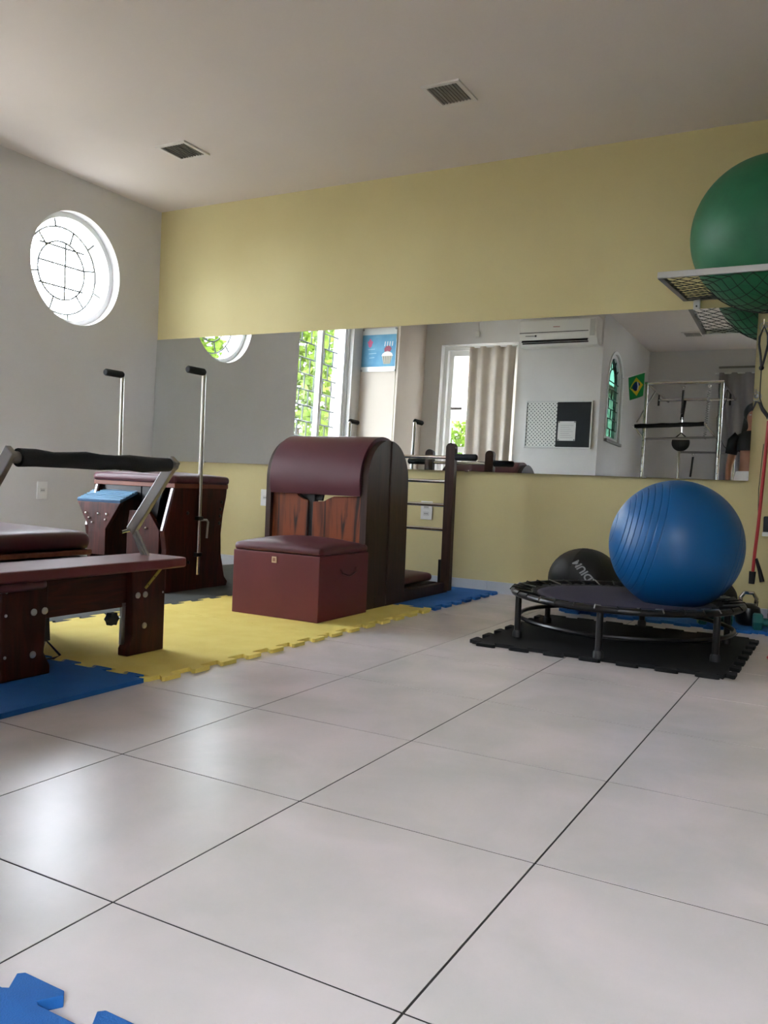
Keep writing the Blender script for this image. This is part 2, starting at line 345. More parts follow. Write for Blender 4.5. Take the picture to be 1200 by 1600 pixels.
w = struct('fill_light_door', (4.95, YB - 0.1, 0)); w['label'] = 'glazed sliding door added behind the camera to light the near floor'  # unseen door, added to bring daylight in from behind the camera
P('door_frame', lambda bm: prism(bm, [(D1[0], 0), (D1[0] + 0.04, 0), (D1[0] + 0.04, D1[3] - 0.04), (D1[2] - 0.04, D1[3] - 0.04), (D1[2] - 0.04, 0), (D1[2], 0), (D1[2], D1[3]), (D1[0], D1[3])], 'xz', YB - 0.16, YB - 0.04), M_FRAMEW, w)
for k, (xa, xb) in enumerate(((D1[0] + 0.04, 5.13), (5.09, D1[2] - 0.04))):
    lf = P('door_leaf', lambda bm: frame_rect(bm, 'xz', xa, 0.004, xb, D1[3] - 0.042, 0.045, YB - 0.145 + 0.04 * k, YB - 0.115 + 0.04 * k), M_FRAMEW, w)
    P('pane', lambda bm: box(bm, (xa + 0.043, YB - 0.132 + 0.04 * k, 0.047), (xb - 0.043, YB - 0.128 + 0.04 * k, D1[3] - 0.085)), M_GLASS, lf)

# ------------------------------------------------------------------ outdoors, seen through the windows, plus one added unseen wall
P('ground', lambda bm: box(bm, (-60, -60, -0.5), (60, 40, -0.35)), M_GRASS, kind='structure')
P('light_blocker_wall', lambda bm: box(bm, (3.0, -8.6, -0.35), (9.0, -8.4, 2.3)), mat('light_blocker_grey', (112, 106, 98), 0.95, rgb2=(96, 92, 84), scale=3, coords='World'), kind='structure')  # unseen wall, added to block low sky light through the rear door
def tree(name, label, loc, rad, trunk, n, leaf, cat='tree'):
    t = thing(name, loc, label, cat, 'greenery outside the windows')
    lx, ly, lz = loc
    P('trunk', lambda bm: tube(bm, [(lx, ly, lz), (lx + 0.05, ly, lz + trunk * 0.5), (lx, ly + 0.06, lz + trunk + rad[2] * 0.6)], [0.10, 0.08, 0.04], 8), M_TRUNK, t, smooth=True)
    bm = bmesh.new()
    for _ in range(n):
        while True:
            d = Vector((random.uniform(-1, 1), random.uniform(-1, 1), random.uniform(-1, 1)))
            if 0.25 < d.length < 1: break
        c = Vector((lx + d.x * rad[0], ly + d.y * rad[1], lz + trunk + rad[2] * (1 + d.z)))
        a = Vector((random.gauss(0, 1), random.gauss(0, 1), random.gauss(0, 1))).normalized(); b = a.orthogonal().normalized()
        s = leaf * random.uniform(0.6, 1.3)
        v = [bm.verts.new(c + a * s), bm.verts.new(c + b * s * 0.45), bm.verts.new(c - a * s * 0.8), bm.verts.new(c - b * s * 0.45)]
        bm.faces.new(v)
    o = finish('foliage', bm, M_LEAF, t, kind='stuff')
    return t
tree('leafy_tree', 'leafy yellow green tree filling the nearer pane of the tall side window', (-4.0, -7.72, -0.35), (0.80, 0.50, 1.7), 1.2, 2600, 0.11)
tree('leafy_tree', 'thin tree with a high crown behind the farther pane of the tall window', (-4.3, -9.05, -0.35), (0.40, 0.34, 0.55), 3.55, 420, 0.10)
tree('garden_bush', 'round bush at the foot of the tall side window, behind the thin tree', (-5.4, -10.75, -0.35), (0.36, 0.34, 0.45), 1.65, 340, 0.09, 'bush')
tree('leafy_tree', 'green tree crown standing behind the round window grille', (-4.2, -5.0, -0.35), (0.55, 0.42, 0.8), 2.2, 900, 0.11)
tree('garden_bush', 'low green bush outside the curtained window', (-1.38, -9.0, -0.35), (0.55, 0.45, 0.75), 1.05, 1200, 0.09, 'bush')
hs = thing('neighbour_house', (-5.2, -19.5, -0.35), 'pale rendered house beyond the garden bush', 'house')
P('wall', lambda bm: box(bm, (-9, -22, -0.35), (-2.0, -19, 4.6)), M_HOUSE, hs)
P('roof', lambda bm: prism(bm, [(-9.4, 4.6), (-1.6, 4.6), (-5.5, 6.2)], 'xz', -22.4, -18.6), mat('terracotta_roof', (196, 150, 126), 0.9), hs)
for x in (-7.6, -5.6, -3.6):
    wn = P('window', lambda bm: box(bm, (x, -19.03, 2.2), (x + 1.0, -18.97, 3.6)), M_FRAMEW, hs)
    P('window_pane', lambda bm: box(bm, (x + 0.08, -18.965, 2.28), (x + 0.92, -18.955, 3.52)), mat('house_glass', (150, 164, 172), 0.1), wn)

# ------------------------------------------------------------------ wall mirror
TH = R(1.25); MB_, MT_ = 0.743, 1.671
def mirror(x0, x1, label):
    t = thing('wall_mirror', ((x0 + x1) / 2, -0.004, MT_), label, 'mirror', 'mirror panels along the lime wall')
    h = (MT_ - MB_) / math.cos(TH); cx = (x0 + x1) / 2
    P('glass', lambda bm: box(bm, (x0, -0.008, MT_ - h), (x1, -0.004, MT_)), M_MIRROR, t, bevel=0.0)
    P('backing', lambda bm: box(bm, (x0 + 0.002, -0.004, MT_ - h + 0.002), (x1 - 0.002, -0.001, MT_ - 0.002)), M_MBACK, t)
    for x in (x0 + 0.25 * (x1 - x0), x0 + 0.75 * (x1 - x0)):
        P('clip', lambda bm: box(bm, (x - 0.012, -0.011, MT_ - h - 0.004), (x + 0.012, 0.0, MT_ - h + 0.006)), M_CHROME, t)
    t.rotation_euler.x = -TH
    return t
mirror(0.004, 2.106, 'mirror panel next to the corner with the round window')
mirror(2.1085, 4.27, 'mirror panel reflecting the air conditioner, behind the trampoline')

# ------------------------------------------------------------------ ceiling lights
def downlight(cx, cyy, sx, sy, label):
    t = thing('ceiling_light', (cx, cyy, H), label, 'light fixture', 'square recessed ceiling lights')
    a, b = sx / 2, sy / 2
    P('frame', lambda bm: prism(bm, [rect(cx - a - .022, cyy - b - .022, cx + a + .022, cyy + b + .022), rect(cx - a, cyy - b, cx + a, cyy + b)], 'xy', H - 0.010, H), mat('fixture_white', (222, 216, 208), 0.6), t)
    P('diffuser', lambda bm: box(bm, (cx - a, cyy - b, H - 0.003), (cx + a, cyy + b, H - 0.0005)), mat('unlit_grey_diffuser', (150, 147, 140), 0.4), t)
    for k in range(9):
        x = cx - a + sx * (k + 0.5) / 9
        P('louvre', lambda bm: box(bm, (x - 0.001, cyy - b, H - 0.009), (x + 0.001, cyy + b, H - 0.003)), mat('louvre_grey', (132, 130, 124), 0.4), t)
downlight(2.855, -0.945, 0.165, 0.20, 'square unlit ceiling light above the ladder barrel, nearer the green ball')
downlight(1.03, -0.90, 0.19, 0.19, 'square unlit ceiling light nearer the round window')
downlight(3.11, -4.95, 0.17, 0.19, 'square unlit ceiling light seen only in the mirror above the metal tower')

# ------------------------------------------------------------------ outlets
def outlet(c, axis, label, mods=1):
    t = thing('power_outlet', c, label, 'outlet', 'white wall outlets')
    def bx(bm, u0, z0, u1, z1, d0, d1):
        if axis == 'x': box(bm, (c[0] + u0, c[1] - d1, c[2] + z0), (c[0] + u1, c[1] - d0, c[2] + z1))
        else: box(bm, (c[0] + d0, c[1] + u0, c[2] + z0), (c[0] + d1, c[1] + u1, c[2] + z1))
    P('plate', lambda bm: bx(bm, -.041, 0, .041, .118, 0, .008), M_PLASTIC, t, bevel=0.003)
    zs_ = (0.059,) if mods == 1 else (0.038, 0.08)
    for z in zs_:
        m = P('socket', lambda bm: bx(bm, -.020, z - .013, .020, z + .013, .008, .0105), mat('socket_grey', (212, 211, 208), 0.4), t, bevel=0.002)
        for u in (-.010, 0, .010):
            P('pin_hole', lambda bm: bx(bm, u - .0025, z - .0025, u + .0025, z + .0025, .0105, .0110), M_DARK, m)
    return t
outlet((0.0, -1.03, 0.442), 'y', 'white outlet on the side wall, left of the pedal chair')
outlet((1.09, 0.0, 0.447), 'x', 'white outlet on the lime wall between pedal chair and barrel')
outlet((2.372, 0.0, 0.425), 'x', 'pale outlet seen between the ladder rungs', 2)

# ------------------------------------------------------------------ foam mats
TD, NT = 0.036, 7
def edge_pts(n=NT, L=1.0, d=TD):
    """interlocking profile along 0..L, offset to the outside +d/2 or inside -d/2, dovetail teeth with soft corners"""
    p = L / n; out = []
    for k in range(n):
        a = k * p; i0, i1 = a + p * 0.26, a + p * 0.74; f = p * 0.06; c = p * 0.05
        out += [(a + 0.0, -d / 2), (i0 + f - c, -d / 2), (i0 + f, -d / 2 + 0.004), (i0 - f, d / 2 - 0.007), (i0 - f + c, d / 2), (i1 + f - c, d / 2), (i1 + f, d / 2 - 0.007), (i1 - f, -d / 2 + 0.004), (i1 - f + c, -d / 2)]
    return out
def mat_outline(x0, y0, x1, y1, sides='SENW', sh=0.0008):
    """sides: S,E,N,W teeth kind per side: 1 = normal, -1 = inverted (mates a normal one), 0 = straight"""
    S, E_, N, W = sides
    Lx, Ly = x1 - x0, y1 - y0; nx, ny = max(1, round(Lx * NT)), max(1, round(Ly * NT)); o = []
    def prof(n, L, s, shift):
        if s == 0: return [(0.0, 0.0)]
        return [(t, (v * s)) for t, v in edge_pts(n, L)]
    o += [(x0 + t, y0 - v + sh) for t, v in prof(nx, Lx, S, 0)]
    o += [(x1 + v - sh, y0 + t) for t, v in prof(ny, Ly, E_, 0)]
    o += [(x1 - t, y1 + v - sh) for t, v in prof(nx, Lx, N, 0)]
    o += [(x0 - v + sh, y1 - t) for t, v in prof(ny, Ly, W, 0)]
    res = []
    for q in o:
        if not res or (abs(q[0] - res[-1][0]) + abs(q[1] - res[-1][1])) > 1e-5: res.append(q)
    return res
MT = 0.015
def foam(x0, y0, x1, y1, sides, m, label, zt=MT):
    o = P('foam_mat', lambda bm: prism(bm, mat_outline(x0, y0, x1, y1, sides), 'xy', 0.0004, zt), m, base=True, bevel=0.0012)
    return tag(o, label, 'foam mat', 'interlocking foam mats')
XA, XB, XC = 0.87, 1.875, 2.885
Y0, Y1, Y2, Y3 = -0.022, -0.965, -1.955, -2.945
foam(XB, Y1, XC, Y0, (1, 1, 0, 0), M_BMAT, 'blue foam mat under the ladder, against the lime wall')
foam(XB, Y2, XC, Y1, (1, 1, -1, -1), M_YMAT, 'yellow foam mat under the storage box and barrel')
foam(XB, Y3, XC, Y2, (-1, 1, -1, -1), M_YMAT, 'yellow foam mat between the reformer and the storage box')
foam(XB, -3.69, XC - 0.02, Y3, (0, 0, 1, -1), M_BMAT, "blue foam mat under the reformer's near leg")
foam(XA, Y1, XB, Y0, (1, 0, 0, 0), M_GMAT, 'dark grey foam mat in the corner behind the pedal chair')
foam(XA, Y2, XB, Y1, (1, 1, -1, 0), M_GMAT, 'dark grey foam mat under the pedal chair')
foam(XA, -3.05, XB, Y2, (0, 1, -1, 0), M_GMAT, 'dark grey foam mat under the reformer carriage')
foam(3.41, -1.665, 4.41, -0.715, (1, 1, 1, 1), M_KMAT, 'black foam mat under the trampoline')
foam(3.42, -0.475, 4.40, -0.02, (1, 0, 0, 1), M_BMAT, 'blue foam mat under the black balls, along the lime wall')
foam(4.40, -0.475, 5.38, -0.02, (1, 1, 0, 0), M_BMAT, 'blue foam mat under the weights beside the red band')
foam(3.556, -5.21, 4.556, -4.21, (1, 1, 1, 1), M_BMAT, 'blue foam mat with big teeth at the bottom edge of the photo', 0.016)

# ------------------------------------------------------------------ reformer
ZB = MT + 0.0005
rf = thing('pilates_reformer', (1.55, -2.93, ZB), 'long wooden reformer with burgundy carriage and black padded footbar', 'exercise machine')
YN, YFR = -3.275, -2.600                                            # near and far faces
def leg_poly(y0, y1, inner):                                       # foot flares on its inner side
    if inner > 0: return [(y0, ZB), (y1 + 0.012, ZB), (y1 + 0.012, ZB + 0.025), (y1 - 0.012, ZB + 0.07), (y1 - 0.006, 0.20), (y1, 0.31), (y0, 0.31)]
    return [(y0 - 0.012, ZB), (y1, ZB), (y1, 0.31), (y0, 0.31), (y0 + 0.006, 0.20), (y0 + 0.012, ZB + 0.07), (y0 - 0.012, ZB + 0.025)]
def bolt_at(par, c, d, r=0.011, h=0.006, m=None):
    P('bolt', lambda bm: lathe(bm, [(r, 0), (r, h * 0.5), (r * 0.6, h), (0, h * 1.05)], axis_matrix(Vector(c), d), 12), m or M_STEEL, par, smooth=True)
for xa, xb in ((2.555, 2.60), (0.56, 0.605)):
    l1 = P('leg', lambda bm: prism(bm, leg_poly(YN, YN + 0.165, 1), 'yz', xa, xb), M_WOOD, rf, bevel=0.004)
    l2 = P('leg', lambda bm: prism(bm, leg_poly(YFR - 0.165, YFR, -1), 'yz', xa, xb), M_WOOD, rf, bevel=0.004)
    if xa > 2:
        for y, z in ((-3.165, 0.215), (-3.125, 0.215), (-3.165, 0.085)): bolt_at(l1, (xb, y, z), (1, 0, 0))
        for y, z in ((-3.262, 0.285), (-3.262, 0.215), (-3.262, 0.09)): bolt_at(l1, (xb, y, z), (1, 0, 0), 0.005, 0.003)
        for y, z in ((-2.735, 0.225), (-2.70, 0.225), (-2.70, 0.115)): bolt_at(l2, (xb, y, z), (1, 0, 0))
        bolt_at(l2, (xb, -2.612, 0.225), (1, 0, 0), 0.004, 0.003)
        br = P('strap_plate', lambda bm: prism(bm, [(-2.705, 0.250), (-2.698, 0.244), (-2.612, 0.318), (-2.619, 0.325)], 'yz', xb, xb + 0.004), M_BRASS, l2)
        for q in (0.15, 0.5, 0.85): bolt_at(br, (xb + 0.004, -2.7015 + 0.086 * q, 0.247 + 0.0745 * q), (1, 0, 0), 0.0025, 0.001, M_DARK)
P('end_panel', lambda bm: box(bm, (2.545, YN + 0.10, 0.185), (2.575, YFR - 0.08, 0.312)), M_WOODH, rf, bevel=0.003)
for y in (YN + 0.02, YFR - 0.065):
    P('side_rail', lambda bm: box(bm, (0.58, y, 0.20), (2.555, y + 0.045, 0.312)), M_WOODH, rf, bevel=0.004)
P('head_panel', lambda bm: box(bm, (0.60, YN + 0.04, 0.20), (0.63, YFR - 0.04, 0.312)), M_WOODH, rf, bevel=0.003)
def plat(bm):
    o = [(2.40, -3.37), (2.60, -3.37)] + [(2.625, -3.33), (2.632, -3.1), (2.632, -2.60), (2.625, -2.52), (2.60, -2.512), (2.40, -2.512)]
    prism(bm, o, 'xy', 0.312, 0.348)
P('foot_platform', plat, M_BURGB, rf, bevel=0.010)
P('platform_pad', lambda bm: cushion(bm, (2.56, -3.40, 0.286), (2.628, -3.13, 0.313), 5), M_BURG, rf, smooth=True)
cb = P('carriage_board', lambda bm: box(bm, (1.28, -3.22, 0.335), (2.255, -2.63, 0.355)), mat('carriage_edge_wood', (150, 92, 62), 0.5, rgb2=(122, 70, 46), scale=6, stretch=(1, 6, 6)), rf, bevel=0.004)
P('carriage_pad', lambda bm: cushion(bm, (1.28, -3.23, 0.355), (2.265, -2.618, 0.418), 5, 0.024, 18, 0.028, 0.06), M_BURG, cb, smooth=True)
for y in (-3.10, -2.76):
    P('shoulder_rest', lambda bm: cushion(bm, (1.28, y - 0.07, 0.43), (1.34, y + 0.07, 0.60), 5), M_BURG, cb, smooth=True)
P('wheel_rail', lambda bm: box(bm, (0.66, -3.20, 0.312), (2.42, -2.65, 0.328)), M_BLACKM, rf)
for k in range(4):
    y = -3.05 + 0.08 * k
    P('spring', lambda bm: tube(bm, [(2.40 - 0.012 * i, y + 0.012 * math.cos(i * 1.3), 0.26 + 0.012 * math.sin(i * 1.3)) for i in range(60)], 0.003, 5), M_STEEL, rf)
# footbar
fb = P('footbar', lambda bm: cyl(bm, (2.60, YN + 0.015, 0.683), (2.60, YFR + 0.03, 0.683), 0.018, 12), M_GREYM, rf, smooth=True)
P('foam_cover', lambda bm: tube(bm, [(2.60, -3.235 + 0.063 * i, 0.683 + 0.002 * math.sin(i * 2.1)) for i in range(11)], [0.026 + 0.0022 * math.sin(i * 1.7 + 1) for i in range(11)], 16), M_FOAM, fb, smooth=True)
def slab_between(bm, p0, p1, wdt, thk, side=(0, 1, 0)):
    p0, p1 = Vector(p0), Vector(p1); d = (p1 - p0).normalized(); s = Vector(side); n = d.cross(s).normalized(); s = s.normalized()
    v = []
    for p in (p0, p1):
        for a, b in ((-1, -1), (1, -1), (1, 1), (-1, 1)): v.append(bm.verts.new(p + n * a * wdt / 2 + s * b * thk / 2))
    for f in ((0,3,2,1),(4,5,6,7),(0,1,5,4),(1,2,6,5),(2,3,7,6),(3,0,4,7)): bm.faces.new([v[i] for i in f])
for y in (YN + 0.012, YFR + 0.022):
    ar = P('footbar_arm', lambda bm: slab_between(bm, (2.608, y, 0.705), (2.40, y, 0.432), 0.042, 0.020), M_GREYM, fb, bevel=0.003)
    P('footbar_link', lambda bm: slab_between(bm, (2.405, y, 0.445), (2.475, y, 0.33), 0.014, 0.012), M_STEEL, ar, bevel=0.002)
    P('footbar_link', lambda bm: slab_between(bm, (2.418, y, 0.445), (2.500, y, 0.33), 0.010, 0.012), M_STEEL, ar, bevel=0.002)
    P('pivot_bolt', lambda bm: cyl(bm, (2.402, y - 0.05, 0.43), (2.402, y + 0.02, 0.44), 0.006, 10), M_CHROME, ar, smooth=True)
P('adjust_plate', lambda bm: box(bm, (2.565, -2.782, 0.055), (2.575, -2.765, 0.20)), M_STEEL, rf)
kb = P('adjust_knob', lambda bm: prism(bm, [(-2.815 + (0.020 if i % 2 else 0.026) * math.cos(i * math.pi / 6), 0.148 + (0.020 if i % 2 else 0.026) * math.sin(i * math.pi / 6)) for i in range(12)], 'yz', 2.55, 2.575), M_BLACK, rf, bevel=0.003)
P('knob_stem', lambda bm: cyl(bm, (2.562, -2.80, 0.148), (2.562, -2.77, 0.150), 0.006, 8), M_CHROME, kb)
P('strap_ring', lambda bm: tube(bm, [(2.56, -3.085, 0.115), (2.56, -3.10, 0.055), (2.57, -3.06, 0.052), (2.57, -3.035, 0.058)], 0.004, 6, True), M_BLACKM, rf)
P('ring_strap', lambda bm: slab_between(bm, (2.558, -3.085, 0.20), (2.56, -3.08, 0.11), 0.004, 0.022), M_BLACK, rf)

# ------------------------------------------------------------------ pedal chair
pc = thing('pedal_chair', (1.31, -1.27, ZB), 'dark wooden pedal chair with burgundy seat and two tall chrome poles', 'exercise machine')
def side_prof():
    return [(-1.545, ZB), (-1.03, ZB), (-1.022, 0.04), (-1.052, 0.07), (-1.088, 0.20), (-1.095, 0.32), (-1.082, 0.43), (-1.058, 0.53), (-1.052, 0.585), (-1.48, 0.585), (-1.555, 0.345), (-1.535, 0.25), (-1.53, 0.05)]
for xa, xb in ((1.005, 1.035), (1.565, 1.60)):
    sp = P('side_panel', lambda bm: prism(bm, side_prof(), 'yz', xa, xb), M_WOOD, pc, bevel=0.004)
    if xa > 1.3:
        for y, z in ((-1.10, .50), (-1.105, .46), (-1.11, .42), (-1.115, .38), (-1.38, .44), (-1.36, .17)): bolt_at(sp, (xb, y, z), (1, 0, 0), 0.010, 0.005, M_BLACKM)
        P('edge_glint', lambda bm: slab_between(bm, (1.5825, -1.484, 0.58), (1.5825, -1.557, 0.348), 0.003, 0.014, (1, 0, 0)), M_STEEL, sp)  # bright strip standing in for light caught on the panel's front edge
    else:
        P('edge_glint', lambda bm: slab_between(bm, (1.02, -1.484, 0.58), (1.02, -1.557, 0.348), 0.003, 0.012, (1, 0, 0)), M_STEEL, sp)
P('seat_board', lambda bm: box(bm, (1.0, -1.492, 0.575), (1.605, -1.05, 0.600)), mat('seat_edge_wood', (126, 70, 48), 0.5, rgb2=(104, 54, 38), scale=6), pc, bevel=0.003)
P('seat_pad', lambda bm: cushion(bm, (0.99, -1.505, 0.597), (1.614, -1.035, 0.642), 5, 0.020, 18, 0.020, 0.03), M_BURG, pc, smooth=True)
P('spring_board', lambda bm: box(bm, (1.20, -1.20, 0.05), (1.47, -1.17, 0.575)), M_BLACKM, pc, bevel=0.004)
P('back_board', lambda bm: box(bm, (1.035, -1.12, 0.44), (1.30, -1.10, 0.575)), M_BLACKM, pc)
P('base_bar', lambda bm: box(bm, (1.035, -1.50, ZB + 0.01), (1.565, -1.44, 0.08)), M_WOODH, pc, bevel=0.004)
P('base_bar', lambda bm: box(bm, (1.035, -1.14, ZB + 0.01), (1.565, -1.09, 0.08)), M_WOODH, pc, bevel=0.004)
pd = P('pedal', lambda bm: prism(bm, [(0.975, 0.478), (1.305, 0.478), (1.20, 0.335), (1.20, 0.19), (1.07, 0.19), (1.07, 0.335)], 'xz', -1.585, -1.560), M_WOOD, pc, bevel=0.003)
td = P('tread_base', lambda bm: slab_between(bm, (1.14, -1.585, 0.484), (1.14, -1.45, 0.540), 0.012, 0.33, (1, 0, 0)), M_BLUEGAP, pd)
for k in range(7):
    y = -1.578 + 0.0205 * k; z = 0.4935 + (y + 1.585) * 0.415
    P('tread_rib', lambda bm: slab_between(bm, (0.977, y, z), (1.303, y, z), 0.005, 0.011, (0, 0.92, 0.38)), M_BLUERIB, td)
for x, z in ((1.05, .415), (1.075, .39), (1.10, .365), (1.145, .415), (1.20, .385), (1.21, .415)): bolt_at(pd, (x, -1.585, z), (0, -1, 0), 0.008, 0.008, M_CHROME)
pd = P('pedal', lambda bm: prism(bm, [(1.335, 0.445), (1.475, 0.445), (1.555, 0.345), (1.555, 0.19), (1.32, 0.19), (1.32, 0.345)], 'xz', -1.545, -1.520), M_WOOD, pc, bevel=0.003)
for x, z in ((1.395, .42), (1.43, .385), (1.46, .355), (1.36, .365), (1.40, .30)): bolt_at(pd, (x, -1.545, z), (0, -1, 0), 0.008, 0.008, M_CHROME)
P('spring_panel', lambda bm: prism(bm, [(1.34, 0.575), (1.50, 0.575), (1.47, 0.50), (1.455, 0.40), (1.34, 0.40)], 'xz', -1.46, -1.445), M_BLACKM, pc)
P('spring_panel', lambda bm: box(bm, (1.035, -1.46, 0.50), (1.33, -1.445, 0.575)), M_BLACKM, pc)
for x in (1.008, 1.590):
    xx = x - 0.012 if x < 1.3 else x + 0.022
    yy = -1.30
    po = P('pole', lambda bm: tube(bm, [(xx, yy, 0.10), (xx, yy, 1.19), (xx, yy - 0.004, 1.203), (xx, yy - 0.015, 1.212), (xx, yy - 0.03, 1.213)], 0.0125, 12), M_CHROME, pc, smooth=True)
    P('hand_grip', lambda bm: tube(bm, [(xx, yy + 0.004, 1.211), (xx, yy - 0.006, 1.213), (xx, yy - 0.125, 1.213), (xx, yy - 0.132, 1.213)], [0.014, 0.020, 0.020, 0.015], 14), M_FOAM, po, smooth=True)
    for z in (0.40, 0.20):
        P('pole_clamp', lambda bm: box(bm, (min(x, xx) - 0.004, yy - 0.02, z), (max(x, xx) + 0.016, yy + 0.02, z + 0.022)), M_BLACKM, po, bevel=0.003)
    if x > 1.3:
        P('lock_lever', lambda bm: tube(bm, [(xx + 0.01, yy, 0.402), (xx + 0.012, yy + 0.05, 0.402), (xx + 0.012, yy + 0.062, 0.390), (xx + 0.012, yy + 0.055, 0.30)], 0.006, 8), M_STEEL, po, smooth=True)

# ------------------------------------------------------------------ storage box
sb = thing('storage_box', (2.465, -1.52, ZB), 'burgundy padded storage box seat on the yellow mat', 'storage box')
P('body', lambda bm: box(bm, (2.228, -1.755, ZB), (2.712, -1.322, 0.312)), M_BURGB, sb, bevel=0.004)
P('lid_pad', lambda bm: cushion(bm, (2.226, -1.757, 0.312), (2.714, -1.322, 0.345), 6, 0.036, 18, 0.014, 0.02), M_BURG, sb, smooth=True)
pl = P('metal_badge', lambda bm: box(bm, (2.452, -1.758, 0.266), (2.478, -1.755, 0.294)), mat('badge_metal', (216, 190, 160), 0.35, 0.5), sb)
P('badge_print', lambda bm: box(bm, (2.458, -1.7585, 0.272), (2.472, -1.758, 0.288)), mat('badge_print', (158, 112, 90), 0.5), pl)
P('strap_handle', lambda bm: tube(bm, [(2.713, -1.58, 0.245), (2.718, -1.57, 0.225), (2.722, -1.52, 0.212), (2.722, -1.50, 0.212), (2.718, -1.45, 0.225), (2.713, -1.44, 0.245)], 0.005, 8), M_BURG, sb, smooth=True)

# ------------------------------------------------------------------ ladder barrel
lb = thing('ladder_barrel', (2.38, -0.8, ZB), 'wooden ladder barrel with domed burgundy pad and chrome rungs', 'exercise machine')
yc, rb, zc = -1.085, 0.212, 0.655
def arch_side(y0, y1):
    pts = []
    a0 = math.acos(max(-1, min(1, (y0 - yc) / rb))); a1 = math.acos(max(-1, min(1, (y1 - yc) / rb)))
    for i in range(25):
        a = a1 + (a0 - a1) * i / 24; pts.append((yc + rb * math.cos(a), zc + rb * math.sin(a)))
    if y0 <= yc - rb + 1e-6: pts += [(y0, 0.30), (y0 + 0.03, ZB)]
    else: pts += [(y0, ZB)]
    return pts + [(y1, ZB) if y1 < yc + rb - 1e-6 else (y1 + 0.01, ZB)]
for xa, xb in ((2.062, 2.092), (2.640, 2.675)):
    P('side_panel', lambda bm: prism(bm, arch_side(yc - rb, -1.072), 'yz', xa, xb), M_WALNUT, lb, bevel=0.004)
    P('side_panel', lambda bm: prism(bm, arch_side(-1.068, yc + rb), 'yz', xa + (0.006 if xa > 2.3 else -0.006), xb + (0.006 if xa > 2.3 else -0.006)), M_WALNUT, lb, bevel=0.004)
def padf(bm):
    n = 28; R0, R1 = rb - 0.01, rb + 0.018
    pts = [(yc + R1 * math.cos(math.pi * (1.11 - 1.11 * i / n)), zc + R1 * math.sin(math.pi * (1.11 - 1.11 * i / n))) for i in range(n + 1)]
    inn = [(yc + (R0 - 0.02) * math.cos(math.pi * (1.11 - 1.11 * i / n)), zc + (R0 - 0.02) * math.sin(math.pi * (1.11 - 1.11 * i / n))) for i in range(n, -1, -1)]
    prism(bm, pts + inn, 'yz', 2.093, 2.639)
P('barrel_pad', padf, M_BURG, lb, smooth=True, bevel=0.016)
yf = yc - rb + 0.02
P('front_board', lambda bm: prism(bm, [(2.093, 0.10), (2.315, 0.10), (2.315, 0.545), (2.285, 0.55), (2.255, 0.565), (2.235, 0.592), (2.22, 0.60), (2.093, 0.605)], 'xz', yf, yf + 0.02), M_GRAIN, lb, bevel=0.003)
P('front_board', lambda bm: prism(bm, [(2.345, 0.10), (2.639, 0.10), (2.639, 0.578), (2.47, 0.572), (2.44, 0.56), (2.41, 0.545), (2.345, 0.54)], 'xz', yf, yf + 0.02), M_GRAIN, lb, bevel=0.003)
P('centre_post', lambda bm: box(bm, (2.312, yf + 0.01, 0.05), (2.348, yf + 0.045, 0.60)), M_DARK, lb)
P('pad_bracket', lambda bm: prism(bm, [(2.225, 0.612), (2.42, 0.612), (2.395, 0.585), (2.385, 0.545), (2.315, 0.545), (2.27, 0.565), (2.245, 0.590)], 'xz', yf + 0.021, yf + 0.035), M_DARK, lb)
for xa in (2.07, 2.655):
    P('base_rail', lambda bm: box(bm, (xa - 0.022, yc - 0.10, ZB), (xa + 0.022, -0.30, 0.075)), M_WALNUT, lb, bevel=0.004)
P('base_crossbar', lambda bm: box(bm, (2.07, -0.36, ZB), (2.65, -0.30, 0.070)), M_WALNUT, lb, bevel=0.004)
P('base_board', lambda bm: box(bm, (2.09, -0.88, 0.06), (2.635, -0.37, 0.080)), M_WALNUT, lb, bevel=0.003)
P('low_pad', lambda bm: cushion(bm, (2.12, -0.865, 0.090), (2.628, -0.385, 0.130), 4, 0.022, 16, 0.018, 0.05), M_BURG, lb, smooth=True)
for s, xp in ((-1, 2.243), (1, 2.678)):
    po = P('ladder_post', lambda bm: prism(bm, [(xp - .029, 0.03), (xp + .029, 0.03), (xp + .029, 0.87)] + circ(xp, 0.872, 0.029, 10, 0, math.pi, True) + [(xp - .029, 0.87)], 'xz', -0.35, -0.31), M_WALNUT, lb, bevel=0.004)
    P('hand_grip', lambda bm: tube(bm, [(xp + s * 0.028, -0.33, 0.818), (xp + s * 0.155, -0.33, 0.818), (xp + s * 0.162, -0.33, 0.818)], [0.020, 0.020, 0.015], 14), M_FOAM, po, smooth=True)
    P('post_bracket', lambda bm: box(bm, (xp - s * 0.045, -0.352, 0.05), (xp - s * 0.029, -0.322, 0.21)), M_BLACKM, po)
for z in (0.815, 0.672, 0.532, 0.388):
    P('rung', lambda bm: cyl(bm, (2.255, -0.33, z), (2.665, -0.33, z), 0.011, 12), M_CHROME, lb, smooth=True)

